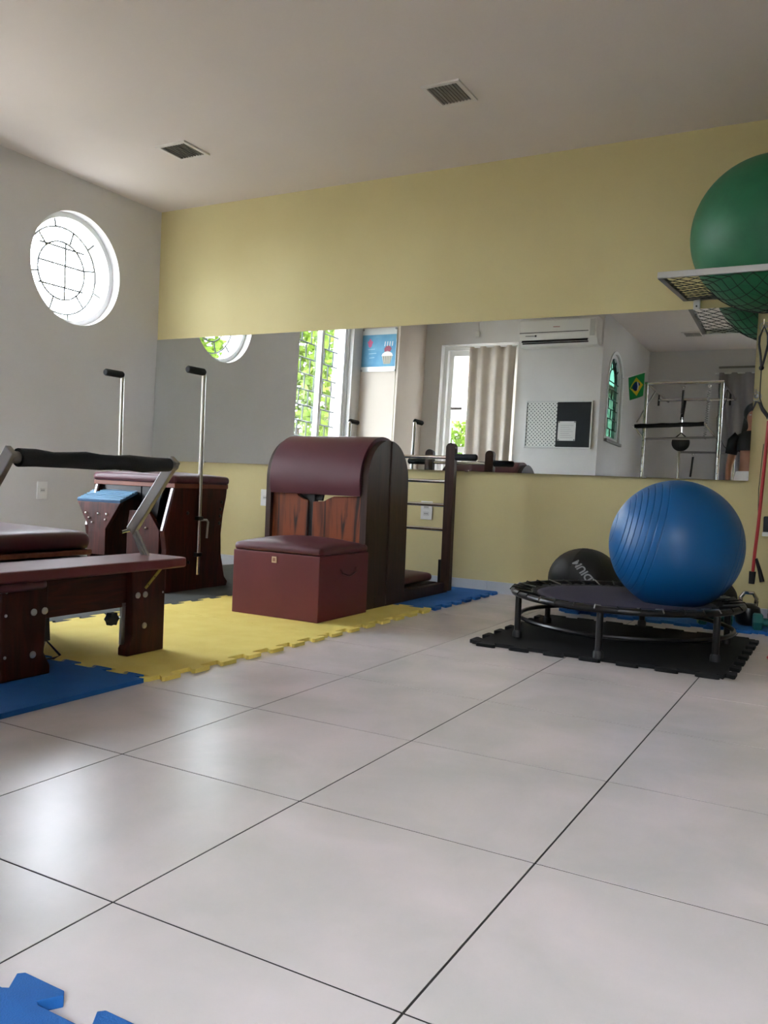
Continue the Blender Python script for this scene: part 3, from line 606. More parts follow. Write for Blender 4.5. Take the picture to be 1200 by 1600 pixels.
# ------------------------------------------------------------------ trampoline
TC = (3.92, -1.19); TZ = 0.205; TR = 0.475
tr = thing('mini_trampoline', (TC[0], TC[1], MT), 'round black mini trampoline carrying the big blue ball', 'trampoline')
P('rim', lambda bm: tube(bm, [(a, b, TZ) for a, b in circ(*TC, TR, 64)], 0.0135, 10, True), M_BLACKM, tr, smooth=True)
BC, BR = Vector((4.105, -1.10, 0.438)), 0.279
def bed_z(x, y):
    d = math.hypot(x - BC.x, y - BC.y); e = math.hypot(x - TC[0], y - TC[1])
    zb = BC.z - math.sqrt(max(BR * BR - d * d, 0)) - 0.003 if d < 0.2 else 9
    return min(TZ - 0.004 - 0.030 * max(0, 1 - d / 0.26), zb)
def bed(bm, r0, r1, nr, amp=0.0, n=72):
    rows = []
    for i in range(nr + 1):
        r = r0 + (r1 - r0) * i / nr
        rows.append([bm.verts.new((TC[0] + r * math.cos(2 * math.pi * j / n), TC[1] + r * math.sin(2 * math.pi * j / n), bed_z(TC[0] + r * math.cos(2 * math.pi * j / n), TC[1] + r * math.sin(2 * math.pi * j / n)) + amp * (1 if j % 2 else -1) * (0.3 + 0.7 * math.sin(math.pi * i / nr)))) for j in range(n)] if r > 0 else [bm.verts.new((TC[0], TC[1], bed_z(*TC)))])
    for a, b in zip(rows, rows[1:]):
        for j in range(n):
            k = (j + 1) % n
            if len(a) == 1: bm.faces.new((a[0], b[j], b[k]))
            else: bm.faces.new((a[j], b[j], b[k], a[k]))
o = P('bounce_mat', lambda bm: bed(bm, 0.0, 0.372, 10), M_PURPLE, tr, smooth=True); sm = o.modifiers.new('thick', 'SOLIDIFY'); sm.thickness = 0.004
o = P('spring_skirt', lambda bm: bed(bm, 0.368, TR + 0.004, 4, 0.004, 144), M_CLOTH, tr); sm = o.modifiers.new('thick', 'SOLIDIFY'); sm.thickness = 0.004
hk = None
for k in range(36):
    a = 2 * math.pi * k / 36
    def hook(bm):
        c, s = math.cos(a), math.sin(a)
        tube(bm, [(TC[0] + c * (TR - 0.075), TC[1] + s * (TR - 0.075), TZ + 0.004), (TC[0] + c * (TR - 0.03), TC[1] + s * (TR - 0.03), TZ + 0.010), (TC[0] + c * (TR + 0.004), TC[1] + s * (TR + 0.004), TZ + 0.0155), (TC[0] + c * (TR + 0.016), TC[1] + s * (TR + 0.016), TZ + 0.002)], 0.003, 5)
    P('spring_hook', hook, M_STEEL if k % 3 == 0 else M_BLACKM, tr)
for k in range(6):
    a = R(32 + 60 * k); lx, ly = TC[0] + 0.462 * math.cos(a), TC[1] + 0.462 * math.sin(a)
    lg = P('leg', lambda bm: cyl(bm, (lx, ly, MT + 0.008), (lx, ly, TZ), 0.0135, 14), M_BLACKM, tr, smooth=True)
    P('rubber_foot', lambda bm: lathe(bm, [(0.020, 0), (0.020, 0.02), (0.016, 0.028), (0, 0.028)], Matrix.Translation((lx, ly, MT + 0.0005)), 14), M_BLACK, lg, smooth=True)
P('stabiliser_ring', lambda bm: tube(bm, [(a, b, 0.098) for a, b in circ(*TC, 0.445, 48)], 0.0095, 8, True), M_BLACKM, tr, smooth=True)

# ------------------------------------------------------------------ balls
def grooved(bm, c, r, axis, grooves, depth=0.0024, n=96):
    A = {0.0: 0, 180.0: 0}
    for q in range(4, 180, 4):
        if all(abs(q - g_) > 1.2 for g_ in grooves): A[float(q)] = 0
    for g_ in grooves: A[g_ - 0.9] = 0; A[g_ + 0.9] = 0; A[g_ - 0.55] = 0; A[g_ - 0.2] = depth; A[g_ + 0.2] = depth; A[g_ + 0.55] = 0
    prof = [((r - A[t]) * math.sin(R(t)) if 0 < t < 180 else 0.0, -(r - A[t]) * math.cos(R(t))) for t in sorted(A)]
    lathe(bm, prof, axis_matrix(Vector(c), axis), n)
ax = Vector((-0.80, -0.28, 0.20))
o = P('exercise_ball', lambda bm: grooved(bm, BC, BR, ax, [180 - q for q in (14, 31, 37, 43, 49, 55, 61, 67)] + [14, 31, 37, 43]), M_BLUEB, base=True)
for p in o.data.polygons: p.use_smooth = True
tag(o, 'big blue exercise ball resting on the trampoline', 'exercise ball')
GC, GR = Vector((4.345, -0.40, 1.932)), 0.368
o = P('exercise_ball', lambda bm: grooved(bm, GC, GR, (0.2, 0.3, 1), [12, 20, 160, 168]), M_GREENB, base=True)
for p in o.data.polygons: p.use_smooth = True
tag(o, 'big green exercise ball sitting in the netted wall shelf', 'exercise ball')
MC = Vector((3.53, -0.43, 0.1812)); mr = 0.188; msq = 0.165 / 0.188
t = thing('medicine_ball', (MC.x, MC.y, MT), 'large black medicine ball with grey lettering behind the trampoline', 'medicine ball')
P('shell', lambda bm: ball(bm, MC, mr, 40, 24, (1, 1, msq)), mat('black_vinyl', (24, 25, 26), 0.55, bump=0.08, bscale=200), t, smooth=True)
for k in range(3):
    a = R(60 * k + 20)
    P('seam', lambda bm: tube(bm, [(MC.x + mr * 1.001 * math.cos(b) * math.cos(a), MC.y + mr * 1.001 * math.cos(b) * math.sin(a), MC.z + mr * msq * 1.001 * math.sin(b)) for b in [2 * math.pi * i / 40 for i in range(40)]], 0.0018, 5, True), M_BLACK, t)
def text_mesh(body, size):
    cu = bpy.data.curves.new('lettering', 'FONT'); cu.body = body; cu.size = size; cu.align_x = 'CENTER'; cu.align_y = 'CENTER'; cu.offset = size * 0.03; cu.resolution_u = 3
    ob = bpy.data.objects.new('lettering', cu); COL.objects.link(ob)
    dg = bpy.context.evaluated_depsgraph_get(); me = bpy.data.meshes.new_from_object(ob.evaluated_get(dg))
    bpy.data.objects.remove(ob); bpy.data.curves.remove(cu); return me
def wrap_text(body, size, rot, shift, par, m):
    me = text_mesh(body, size); bm = bmesh.new(); bm.from_mesh(me)
    bmesh.ops.triangulate(bm, faces=bm.faces[:])
    toC = (Vector((4.766, -4.913, 0.659)) - MC); toC.z = 0.06; nrm = toC.normalized(); rt = Vector((0, 0, 1)).cross(nrm).normalized(); up = nrm.cross(rt)
    for v in bm.verts:
        x, y = v.co.x, v.co.y; c, s = math.cos(rot), math.sin(rot)
        X, Y = x * c - y * s + shift[0], x * s + y * c + shift[1]
        rho = math.hypot(X, Y); th = rho / mr; d = nrm * math.cos(th) + ((rt * X + up * Y) / rho if rho > 1e-6 else Vector()) * math.sin(th)
        p = d * mr * 1.006; v.co = MC + Vector((p.x, p.y, p.z * msq))
    return finish('lettering', bm, m, par)
M_PRINT = mat('grey_print', (150, 152, 154), 0.6)
wrap_text('MEDIUM', 0.058, R(127), (0.012, 0.045), t, M_PRINT)

# ------------------------------------------------------------------ netted wall shelf
SZ0, SZ1 = 1.687, 1.722; SX0, SX1, SY = 3.885, 5.30, -0.705
sh = thing('net_shelf', (4.5, 0, SZ1), 'metal wall shelf with black netting holding the green ball', 'shelf')
def sz(y): return SZ1 + (SZ0 - SZ1) * (y / SY)
M_ALU = mat('pale_painted_metal', (196, 194, 190), 0.4, 0.3)
M_ALUD = mat('grey_angle_metal', (126, 124, 118), 0.5, 0.4)
P('front_rail', lambda bm: box(bm, (SX0, SY - 0.004, SZ0 - 0.004), (SX1, SY + 0.012, SZ0 + 0.026)), M_ALU, sh, bevel=0.002)
for x in (SX0, SX1 - 0.025):
    P('side_rail', lambda bm: slab_between(bm, (x + 0.0125, SY + 0.012, SZ0 + 0.004), (x + 0.0125, -0.002, SZ1 + 0.004), 0.016, 0.025, (1, 0, 0)), M_ALUD, sh)
P('back_rail', lambda bm: box(bm, (SX0, -0.018, SZ1 - 0.004), (SX1, -0.002, SZ1 + 0.014)), M_ALUD, sh)
for x in (SX0 + 0.055, SX1 - 0.10):
    br = P('bracket', lambda bm: box(bm, (x, -0.020, SZ1 - 0.055), (x + 0.035, -0.002, SZ1)), M_ALU, sh, bevel=0.003)
    bolt_at(br, (x + 0.0175, -0.020, SZ1 - 0.038), (0, -1, 0), 0.005, 0.003, M_DARK)
def net_z(x, y):
    d = math.hypot(x - GC.x, y - GC.y); z = sz(y)
    zb = GC.z - math.sqrt(GR * GR - d * d) - 0.006 if d < GR * 0.98 else 9
    edge = min(x - SX0, SX1 - x, y - SY, -y); sag = 0.05 * max(0, min(1, edge / 0.3)) * max(0, 1 - d / 0.8)
    return min(z - sag, zb)
def net(bm):
    st = 0.074
    n1 = int((SX1 - SX0 + 0.71) / st) + 2
    for k in range(n1):
        for sg in (1, -1):
            pts = []
            for i in range(25):
                y = SY + 0.012 + (-0.018 - SY - 0.012) * i / 24
                x = SX0 + k * st - 0.71 + (y - SY) if sg > 0 else SX0 + k * st - (y - SY)
                if SX0 + 0.012 < x < SX1 - 0.012: pts.append((x, y, net_z(x, y)))
            if len(pts) > 2: tube(bm, pts, 0.0018, 4)
P('net', net, M_BLACK, sh)

# ------------------------------------------------------------------ bands and hooks on the lime wall, right of the mirror
def hook(c, label):
    t = thing('wall_hook', c, label, 'hook', 'metal hooks beside the mirror')
    x, y, z = c
    P('plate', lambda bm: lathe(bm, [(0.013, 0), (0.013, 0.003), (0.010, 0.005), (0, 0.005)], axis_matrix(Vector(c), (0, -1, 0)), 16), M_STEEL, t, smooth=True)
    P('prong', lambda bm: tube(bm, [(x, -0.004, z), (x, -0.03, z - 0.004), (x, -0.045, z + 0.004), (x, -0.05, z + 0.03)], 0.004, 8), M_CHROME, t, smooth=True)
    P('eye_ring', lambda bm: tube(bm, [(a, -0.012, b) for a, b in circ(x, z - 0.004, 0.024, 24)], 0.0025, 6, True), M_STEEL, t, smooth=True)
hook((4.305, 0, 1.56), 'upper metal hook holding the black looped strap')
hook((4.283, 0, 1.195), 'lower metal ring hook beside the mirror edge')
t = thing('strap_band', (4.30, -0.035, 1.34), 'black looped strap handle hanging from the upper hook', 'exercise band')
P('loop', lambda bm: tube(bm, [(4.305, -0.038, 1.555), (4.286, -0.04, 1.50), (4.285, -0.04, 1.46), (4.296, -0.04, 1.40), (4.301, -0.04, 1.345), (4.306, -0.04, 1.345), (4.318, -0.04, 1.40), (4.328, -0.04, 1.46), (4.326, -0.04, 1.505)], 0.006, 8, True), M_BLACK, t, smooth=True)
P('knot', lambda bm: ball(bm, (4.303, -0.04, 1.337), 0.013, 14, 8), M_BLACK, t, smooth=True)
P('cord', lambda bm: tube(bm, [(4.303, -0.04, 1.335), (4.302, -0.035, 1.26), (4.303, -0.03, 1.18), (4.325, -0.03, 1.12), (4.345, -0.03, 1.07)], 0.0028, 6), M_BLACK, t, smooth=True)
t = thing('strap_band', (4.28, -0.03, 1.1), 'black strap crossing below the lower ring', 'exercise band')
P('strap', lambda bm: tube(bm, [(4.262, -0.016, 1.10), (4.285, -0.016, 1.165), (4.30, -0.016, 1.158), (4.32, -0.016, 1.12), (4.35, -0.016, 1.08)], [0.004, 0.005, 0.006, 0.010, 0.010], 8), M_BLACK, t, smooth=True)
t = thing('tube_band', (4.33, -0.03, 0.2), 'long red rubber tube band with a black handle hanging to the weights', 'exercise band')
P('tube', lambda bm: tube(bm, [(4.352, -0.03, 1.06), (4.347, -0.03, 0.92), (4.341, -0.03, 0.75), (4.332, -0.03, 0.52), (4.322, -0.03, 0.36), (4.318, -0.03, 0.25)], 0.0085, 8), M_RED, t, smooth=True)
P('cable', lambda bm: tube(bm, [(4.333, -0.02, 0.94), (4.322, -0.02, 0.70), (4.327, -0.02, 0.55), (4.330, -0.02, 0.42), (4.322, -0.02, 0.32)], 0.0018, 5), M_BLACK, t, smooth=True)
P('handle', lambda bm: tube(bm, [(4.317, -0.03, 0.265), (4.315, -0.03, 0.20)], [0.017, 0.015], 12), M_BLACK, t, smooth=True)
P('foot_loop', lambda bm: tube(bm, [(4.330, -0.03, 0.335), (4.352, -0.03, 0.27), (4.366, -0.03, 0.215)], [0.008, 0.010, 0.012], 8), M_BLACK, t, smooth=True)
t = thing('hanging_pouch', (4.35, -0.02, 1.44), 'small maroon pouch on the wall beside the black strap', 'pouch')
P('bag', lambda bm: cushion(bm, (4.335, -0.05, 1.40), (4.42, -0.012, 1.50), 4, 0, 6), mat('maroon_cloth', (104, 40, 52), 0.8), t, smooth=True)
P('hem', lambda bm: box(bm, (4.332, -0.053, 1.385), (4.422, -0.010, 1.405)), M_BLACK, t, bevel=0.004)
t = thing('wall_timer', (4.375, 0, 0.47), 'small black and white box on the wall beside the red band', 'wall device')
P('case', lambda bm: box(bm, (4.355, -0.03, 0.47), (4.44, 0, 0.56)), M_BLACK, t, bevel=0.006)
P('cover', lambda bm: box(bm, (4.352, -0.034, 0.455), (4.443, 0, 0.478)), M_PLASTIC, t, bevel=0.004)

# ------------------------------------------------------------------ weights near the right edge
t = thing('medicine_ball', (4.165, -0.17, MT), 'small black ball between the blue ball and the red band', 'medicine ball')
P('shell', lambda bm: ball(bm, (4.165, -0.17, 0.1185), 0.102, 32, 16), M_BLACK, t, smooth=True)
P('valve', lambda bm: cyl(bm, (4.165, -0.271, 0.118), (4.165, -0.274, 0.118), 0.006, 8), M_DARK, t)
t = thing('kettlebell', (4.33, -0.29, MT), 'black kettlebell with a shiny handle under the red band', 'kettlebell')
P('bell', lambda bm: lathe(bm, [(0.04, 0), (0.055, 0.012), (0.064, 0.05), (0.055, 0.09), (0.03, 0.108), (0, 0.11)], Matrix.Translation((4.33, -0.29, MT + 0.0005)), 24), M_BLACKM, t, smooth=True)
P('handle', lambda bm: tube(bm, [(4.297, -0.29, 0.105), (4.292, -0.29, 0.15), (4.310, -0.29, 0.178), (4.350, -0.29, 0.178), (4.368, -0.29, 0.15), (4.363, -0.29, 0.105)], 0.010, 8), M_CHROME, t, smooth=True)
def dumbbell(c, ang, L, r, m, label):
    t = thing('dumbbell', (c[0], c[1], MT if c[1] > -0.5 else 0.0), label, 'dumbbell', 'small dumbbells near the wall')
    d = Vector((math.cos(ang), math.sin(ang), 0)); c = Vector(c); s = Vector((-d.y, d.x, 0))
    P('grip', lambda bm: cyl(bm, c - d * L * 0.28, c + d * L * 0.28, r * 0.42, 12), m, t, smooth=True)
    for sg in (-1, 1):
        def head(bm):
            a = c + d * sg * L * 0.24; b = c + d * sg * L * 0.5; rg = []
            for p, q in ((a, 0.85), (a + (b - a) * 0.15, 1.0), (a + (b - a) * 0.85, 1.0), (b, 0.85)):
                rg.append([bm.verts.new(p + (s * math.cos(R(60 * k)) + Vector((0, 0, 1)) * math.sin(R(60 * k))) * r * q) for k in range(6)])
            for u_, v_ in zip(rg, rg[1:]):
                for k in range(6): bm.faces.new((u_[k], u_[(k + 1) % 6], v_[(k + 1) % 6], v_[k]))
            bm.faces.new(rg[0][::-1]); bm.faces.new(rg[-1])
        P('head', head, m, t)
dz = 0.866
dumbbell((4.19, -0.41, MT + 0.042 * dz), R(20), 0.16, 0.042, M_TEAL, 'teal dumbbell on the blue mat, nearer the trampoline')
dumbbell((4.45, -0.40, MT + 0.045 * dz), R(10), 0.17, 0.045, M_TEAL, 'teal dumbbell on the blue mat below the black weight plates')
dumbbell((4.545, -1.20, 0.036 * dz), R(80), 0.14, 0.036, M_PINK, 'pink dumbbell peeking in at the right edge of the photo')
for k in range(4):
    o = P('weight_plate', lambda bm: lathe(bm, [(0.016, 0), (0.078, 0), (0.082, 0.004), (0.082, 0.026), (0.078, 0.031), (0.016, 0.031)], Matrix.Translation((4.495, -0.20, MT + 0.0005 + 0.0315 * k)), 28), M_BLACKM, base=True, smooth=True)
    tag(o, 'black weight plate, %s of the stack by the red band' % ('bottom one', 'second from the bottom', 'second from the top', 'top one')[k], 'weight plate', 'stacked black weight plates')

# ------------------------------------------------------------------ things on the far side, seen in the mirror
ac = thing('air_conditioner', (2.04, YF, 2.268), 'white split air conditioner on the wall above the pinboard', 'air conditioner')
AX0, AX1, AZ0, AZ1 = 1.635, 2.445, 2.272, 2.545
P('body', lambda bm: prism(bm, [(YF, AZ0 + 0.02), (YF - 0.0, AZ1), (YF + 0.17, AZ1), (YF + 0.20, AZ1 - 0.02), (YF + 0.205, AZ0 + 0.11), (YF + 0.19, AZ0 + 0.06), (YF + 0.13, AZ0), (YF + 0.02, AZ0)], 'yz', AX0, AX1), M_PLASTIC, ac, bevel=0.006)
P('front_seam', lambda bm: box(bm, (AX0 + 0.005, YF + 0.2045, AZ0 + 0.125), (AX1 - 0.085, YF + 0.2065, AZ0 + 0.132)), M_DARK, ac)
lv = P('louver', lambda bm: slab_between(bm, (AX0 + 0.03, YF + 0.185, AZ0 + 0.052), (AX1 - 0.09, YF + 0.185, AZ0 + 0.052), 0.05, 0.006, (0, 0.75, 0.65)), M_DARK, ac)
P('louver_flap', lambda bm: slab_between(bm, (AX0 + 0.03, YF + 0.168, AZ0 + 0.026), (AX1 - 0.09, YF + 0.168, AZ0 + 0.026), 0.012, 0.008, (0, 0.75, 0.65)), M_DARK, ac)
P('side_grille', lambda bm: box(bm, (AX1 - 0.07, YF + 0.205, AZ0 + 0.075), (AX1 - 0.02, YF + 0.209, AZ1 - 0.03)), mat('ac_grey', (196, 196, 194), 0.4), ac)
P('display', lambda bm: box(bm, (AX0 + 0.07, YF + 0.204, AZ0 + 0.093), (AX0 + 0.175, YF + 0.2066, AZ0 + 0.098)), M_DARK, ac)
P('indicator', lambda bm: cyl(bm, (AX0 + 0.18, YF + 0.203, AZ0 + 0.095), (AX0 + 0.18, YF + 0.208, AZ0 + 0.095), 0.010, 12), M_DARK, ac)
P('badge', lambda bm: box(bm, (AX0 + 0.36, YF + 0.2035, AZ0 + 0.178), (AX0 + 0.43, YF + 0.2055, AZ0 + 0.184)), mat('badge_red', (150, 70, 66), 0.5), ac)
# pinboard
pb = thing('pinboard', (2.04, YF, 1.22), 'pinboard half dotted white and half black below the air conditioner', 'pinboard')
QX0, QX1, QZ0, QZ1, QS = 1.69, 2.40, 1.235, 1.728, 2.03
P('frame', lambda bm: frame_rect(bm, 'xz', QX0, QZ0, QX1, QZ1, 0.014, YF, YF + 0.018), mat('silver_frame', (206, 208, 208), 0.4, 0.4), pb)
def dotted():
    m = mat('dotted_panel', (226, 228, 224), 0.8); nt = m.node_tree; b = nt.nodes['Principled BSDF']
    tc = nt.nodes.new('ShaderNodeTexCoord'); mp = nt.nodes.new('ShaderNodeMapping'); mp.inputs['Scale'].default_value = (36, 36, 36); mp.inputs['Rotation'].default_value = (0, R(45), 0)
    sub = nt.nodes.new('ShaderNodeVectorMath'); sub.operation = 'FRACTION'; s2 = nt.nodes.new('ShaderNodeVectorMath'); s2.operation = 'SUBTRACT'; s2.inputs[1].default_value = (0.5, 0.5, 0.5)
    mu = nt.nodes.new('ShaderNodeVectorMath'); mu.operation = 'MULTIPLY'; mu.inputs[1].default_value = (1, 0, 1)
    ln = nt.nodes.new('ShaderNodeVectorMath'); ln.operation = 'LENGTH'; lt = nt.nodes.new('ShaderNodeMath'); lt.operation = 'LESS_THAN'; lt.inputs[1].default_value = 0.24
    mx = nt.nodes.new('ShaderNodeMix'); mx.data_type = 'RGBA'; mx.inputs[6].default_value = lin((226, 228, 224)); mx.inputs[7].default_value = lin((90, 98, 100))
    nt.links.new(tc.outputs['Object'], mp.inputs[0]); nt.links.new(mp.outputs[0], sub.inputs[0]); nt.links.new(sub.outputs[0], s2.inputs[0]); nt.links.new(s2.outputs[0], mu.inputs[0])
    nt.links.new(mu.outputs[0], ln.inputs[0]); nt.links.new(ln.outputs['Value'], lt.inputs[0]); nt.links.new(lt.outputs[0], mx.inputs[0]); nt.links.new(mx.outputs[2], b.inputs['Base Color'])
    return m
P('dotted_panel', lambda bm: box(bm, (QX0 + 0.014, YF + 0.002, QZ0 + 0.014), (QS, YF + 0.010, QZ1 - 0.014)), dotted(), pb)
P('felt_panel', lambda bm: box(bm, (QS, YF + 0.002, QZ0 + 0.014), (QX1 - 0.014, YF + 0.010, QZ1 - 0.014)), mat('black_felt', (34, 38, 42), 0.95), pb)
nt_ = thing('paper_note', (2.14, YF + 0.012, 1.31), 'white paper note pinned to the black half of the pinboard', 'paper note')
P('sheet', lambda bm: box(bm, (2.05, YF + 0.0105, 1.315), (2.235, YF + 0.0125, 1.515)), mat('paper', (222, 222, 220), 0.8), nt_)
for k in range(7):
    P('printed_line', lambda bm: box(bm, (2.075, YF + 0.0125, 1.345 + 0.021 * k), (2.21 - 0.02 * (k % 3), YF + 0.0129, 1.349 + 0.021 * k)), mat('grey_ink', (170, 170, 172), 0.8), nt_)
for x, z in ((2.06, 1.507), (2.226, 1.507), (2.06, 1.323), (2.226, 1.323)):
    P('pin', lambda bm: cyl(bm, (x, YF + 0.0125, z), (x, YF + 0.018, z), 0.006, 10), M_DARK, nt_)
# poster
po_ = thing('acrylic_poster', (0.22, YP, 1.96), 'blue cupcake poster in a clear acrylic holder beside the tall window', 'poster')
P('holder', lambda bm: box(bm, (0.004, YP + 0.010, 1.965), (0.430, YP + 0.013, 2.432)), mat('acrylic_sheet', (222, 228, 230), 0.15), po_)
pr_ = P('print', lambda bm: box(bm, (0.010, YP + 0.013, 2.018), (0.424, YP + 0.0142, 2.362)), mat('poster_blue', (104, 164, 196), 0.6, rgb2=(84, 146, 184), scale=9), po_)
yq = YP + 0.0142
def flat(bm, pts, d=0.0006): prism(bm, pts, 'xz', yq, yq + d)
P('pink_blob', lambda bm: flat(bm, [(0.107 + (0.03 + 0.008 * math.sin(5 * a)) * math.cos(a), 2.272 + (0.042 + 0.008 * math.cos(4 * a)) * math.sin(a)) for a in [2 * math.pi * i / 20 for i in range(20)]]), mat('poster_pink', (196, 92, 132), 0.6), pr_)
P('cupcake_wrapper', lambda bm: flat(bm, [(0.262, 2.13), (0.285, 2.045), (0.365, 2.045), (0.388, 2.13)]), mat('wrapper', (190, 186, 170), 0.6), pr_)
for k in range(5):
    P('wrapper_pleat', lambda bm: flat(bm, [(0.278 + 0.022 * k, 2.128), (0.292 + 0.0165 * k, 2.047), (0.297 + 0.0165 * k, 2.047), (0.285 + 0.022 * k, 2.128)], 0.001), mat('pleat', (110, 104, 92), 0.6), pr_)
P('cupcake_cream', lambda bm: flat(bm, [(0.255, 2.13), (0.395, 2.13), (0.38, 2.16), (0.35, 2.175), (0.325, 2.185), (0.29, 2.172), (0.265, 2.155)]), mat('cream', (232, 228, 224), 0.6), pr_)
P('cupcake_berries', lambda bm: flat(bm, [(0.29, 2.175), (0.36, 2.175), (0.375, 2.21), (0.35, 2.24), (0.31, 2.24), (0.285, 2.21)]), mat('berries', (150, 72, 92), 0.6), pr_)
for k in range(4):
    x = 0.285 + 0.03 * k
    P('candle', lambda bm: flat(bm, [(x, 2.235), (x + 0.008, 2.235), (x + 0.012, 2.285), (x + 0.004, 2.285)], 0.001), mat('cream', (232, 228, 224)), pr_)
for k in range(3):
    P('faded_script', lambda bm: flat(bm, [(0.085 + 0.01 * k, 2.20 - 0.045 * k), (0.17 + 0.02 * (k % 2), 2.203 - 0.045 * k), (0.17 + 0.02 * (k % 2), 2.212 - 0.045 * k), (0.085 + 0.01 * k, 2.208 - 0.045 * k)]), mat('script_blue', (150, 190, 214), 0.6), pr_)
for x, z in ((0.016, 2.42), (0.016, 1.978), (0.418, 1.978), (0.418, 2.42)):
    P('standoff', lambda bm: cyl(bm, (x, YP, z), (x, YP + 0.022, z), 0.011, 14), M_STEEL, po_, smooth=True)
# curtains
def curtain(name, x0, x1, z0, z1, y, amp, waves, m, label):
    t = thing(name, ((x0 + x1) / 2, y, z0), label, 'curtain')
    def sheet(bm):
        n = 90; rows = []
        for j in range(9):
            z = z0 + (z1 - z0) * j / 8; row = []
            for i in range(n + 1):
                u_ = i / n; x = x0 + (x1 - x0) * (u_ + 0.012 * math.sin(3 * u_ + z * 1.4))
                row.append(bm.verts.new((x, y + amp * math.sin(2 * math.pi * waves * u_ + 0.5 * math.sin(7 * u_) + 0.25 * z) * (0.75 + 0.25 * (1 - j / 8)), z)))
            rows.append(row)
        for a, b in zip(rows, rows[1:]):
            for i in range(n): bm.faces.new((a[i], a[i + 1], b[i + 1], b[i]))
    o = P('drape', sheet, m, t, smooth=True); s_ = o.modifiers.new('thick', 'SOLIDIFY'); s_.thickness = 0.003
    rod = P('rod', lambda bm: cyl(bm, (x0 - 0.05, y, z1 - 0.005), (x1 + 0.02, y, z1 - 0.005), 0.008, 10), M_FRAMEW, t, smooth=True)
    return t
curtain('window_curtain', 1.03, 1.545, 0.06, 2.315, YF + 0.05, 0.032, 3.6, M_CURT, 'beige pleated curtain drawn over half the white window')
t = curtain('door_curtain', 3.30, 4.55, 0.04, 2.355, YB + 0.07, 0.028, 8, M_CURTG, 'long grey curtain on the rear wall behind the metal tower')
P('header_rail', lambda bm: box(bm, (3.28, YB, 2.42), (4.6, YB + 0.03, 2.44)), M_ALUD, t)
t = thing('sensor_box', (1.085, YF, 2.44), 'small white box with a cord above the curtained window', 'sensor box')
P('case', lambda bm: box(bm, (1.065, YF, 2.43), (1.105, YF + 0.03, 2.49)), M_PLASTIC, t, bevel=0.004)
P('cord', lambda bm: cyl(bm, (1.09, YF + 0.004, 2.49), (1.092, YF + 0.004, H), 0.003, 6), M_PLASTIC, t)

# flag on a stick at the arched window
fg = thing('flag', (XW, -4.42, 2.05), 'small Brazilian flag on a white stick at the arched window', 'flag')
FX0, FX1, FY = 2.545, 2.715, -4.50
def fz(x): return 2.095 + (x - FX0) * 0.30
def fpt(u_, v_, d=0.0):                                             # u along the stick, v downwards
    x = FX0 + (FX1 - FX0) * u_ + 0.03 * v_ * (1 - 1.1 * u_); z = fz(FX0 + (FX1 - FX0) * u_) - 0.25 * v_
    return Vector((x, FY + 0.012 * math.sin(4.0 * u_ + 2 * v_) + d, z))
def patch(bm, poly, d):
    n = 14
    tri = geometry.tessellate_polygon([[Vector((p[0], p[1], 0)) for p in poly]])
    for s_ in (1, -1):
        v = [bm.verts.new(fpt(p[0], p[1], d * s_)) for p in poly]
        for tq in tri: bm.faces.new([v[i] for i in tq])
def cloth(bm):
    n = 12; g_ = [[bm.verts.new(fpt(i / n, j / n)) for i in range(n + 1)] for j in range(n + 1)]
    for j in range(n):
        for i in range(n): bm.faces.new((g_[j][i], g_[j][i + 1], g_[j + 1][i + 1], g_[j + 1][i]))
o = P('cloth', cloth, mat('flag_green', (22, 150, 80), 0.8), fg, smooth=True); s_ = o.modifiers.new('thick', 'SOLIDIFY'); s_.thickness = 0.001; s_.offset = 0
def seg(pts, n=6): return [(a[0] + (b[0] - a[0]) * i / n, a[1] + (b[1] - a[1]) * i / n) for a, b in zip(pts, pts[1:] + pts[:1]) for i in range(n)]
P('rhombus', lambda bm: patch(bm, seg([(0.5, 0.10), (0.93, 0.5), (0.5, 0.90), (0.07, 0.5)]), 0.0022), mat('flag_yellow', (236, 212, 62), 0.8), fg)
P('disc', lambda bm: patch(bm, [(0.5 + 0.24 * math.cos(a), 0.5 + 0.19 * math.sin(a)) for a in [2 * math.pi * i / 20 for i in range(20)]], 0.0034), mat('flag_blue', (30, 62, 132), 0.8), fg)
P('band', lambda bm: patch(bm, [(0.545, 0.31), (0.62, 0.335), (0.66, 0.50), (0.62, 0.665), (0.545, 0.69), (0.575, 0.5)], 0.0046), mat('flag_white', (232, 236, 236), 0.8), fg)
P('stick', lambda bm: cyl(bm, (XW + 0.0, -4.42, 2.055), (FX1 + 0.012, FY, fz(FX1 + 0.012) + 0.004), 0.005, 8), M_WCLOTH, fg, smooth=True)

# metal tower (trapeze frame) at the rear
tw = thing('trapeze_tower', (3.1, -5.1, 0), 'tall steel trapeze tower with black padded bar and hanging springs', 'exercise machine')
TX0, TX1, TYF, TYR, TZT = 2.72, 3.495, -4.62, -5.70, 2.05
def bar(name, p0, p1, r, m=None, par=None): return P(name, lambda bm: cyl(bm, p0, p1, r, 12), m or M_CHROME, par or tw, smooth=True)
for x in (TX0, TX1):
    for y in (TYF,):
        zt = TZT if y == TYF else 2.03
        po = bar('post', (x, y, 0.0), (x, y, zt), 0.018)
        for k in range(9 if y == TYF else 0): bar('adjust_hole', (x, y + 0.0165, 1.0 + 0.085 * k), (x, y + 0.0195, 1.0 + 0.085 * k), 0.006, M_DARK, po)
        P('foot', lambda bm: lathe(bm, [(0.035, 0.0), (0.035, 0.012), (0.02, 0.02), (0.02, 0.03)], Matrix.Translation((x, y, 0.0005 if not (3.556 < x < 4.556) else 0.0165)), 16), M_BLACK, po, smooth=True)
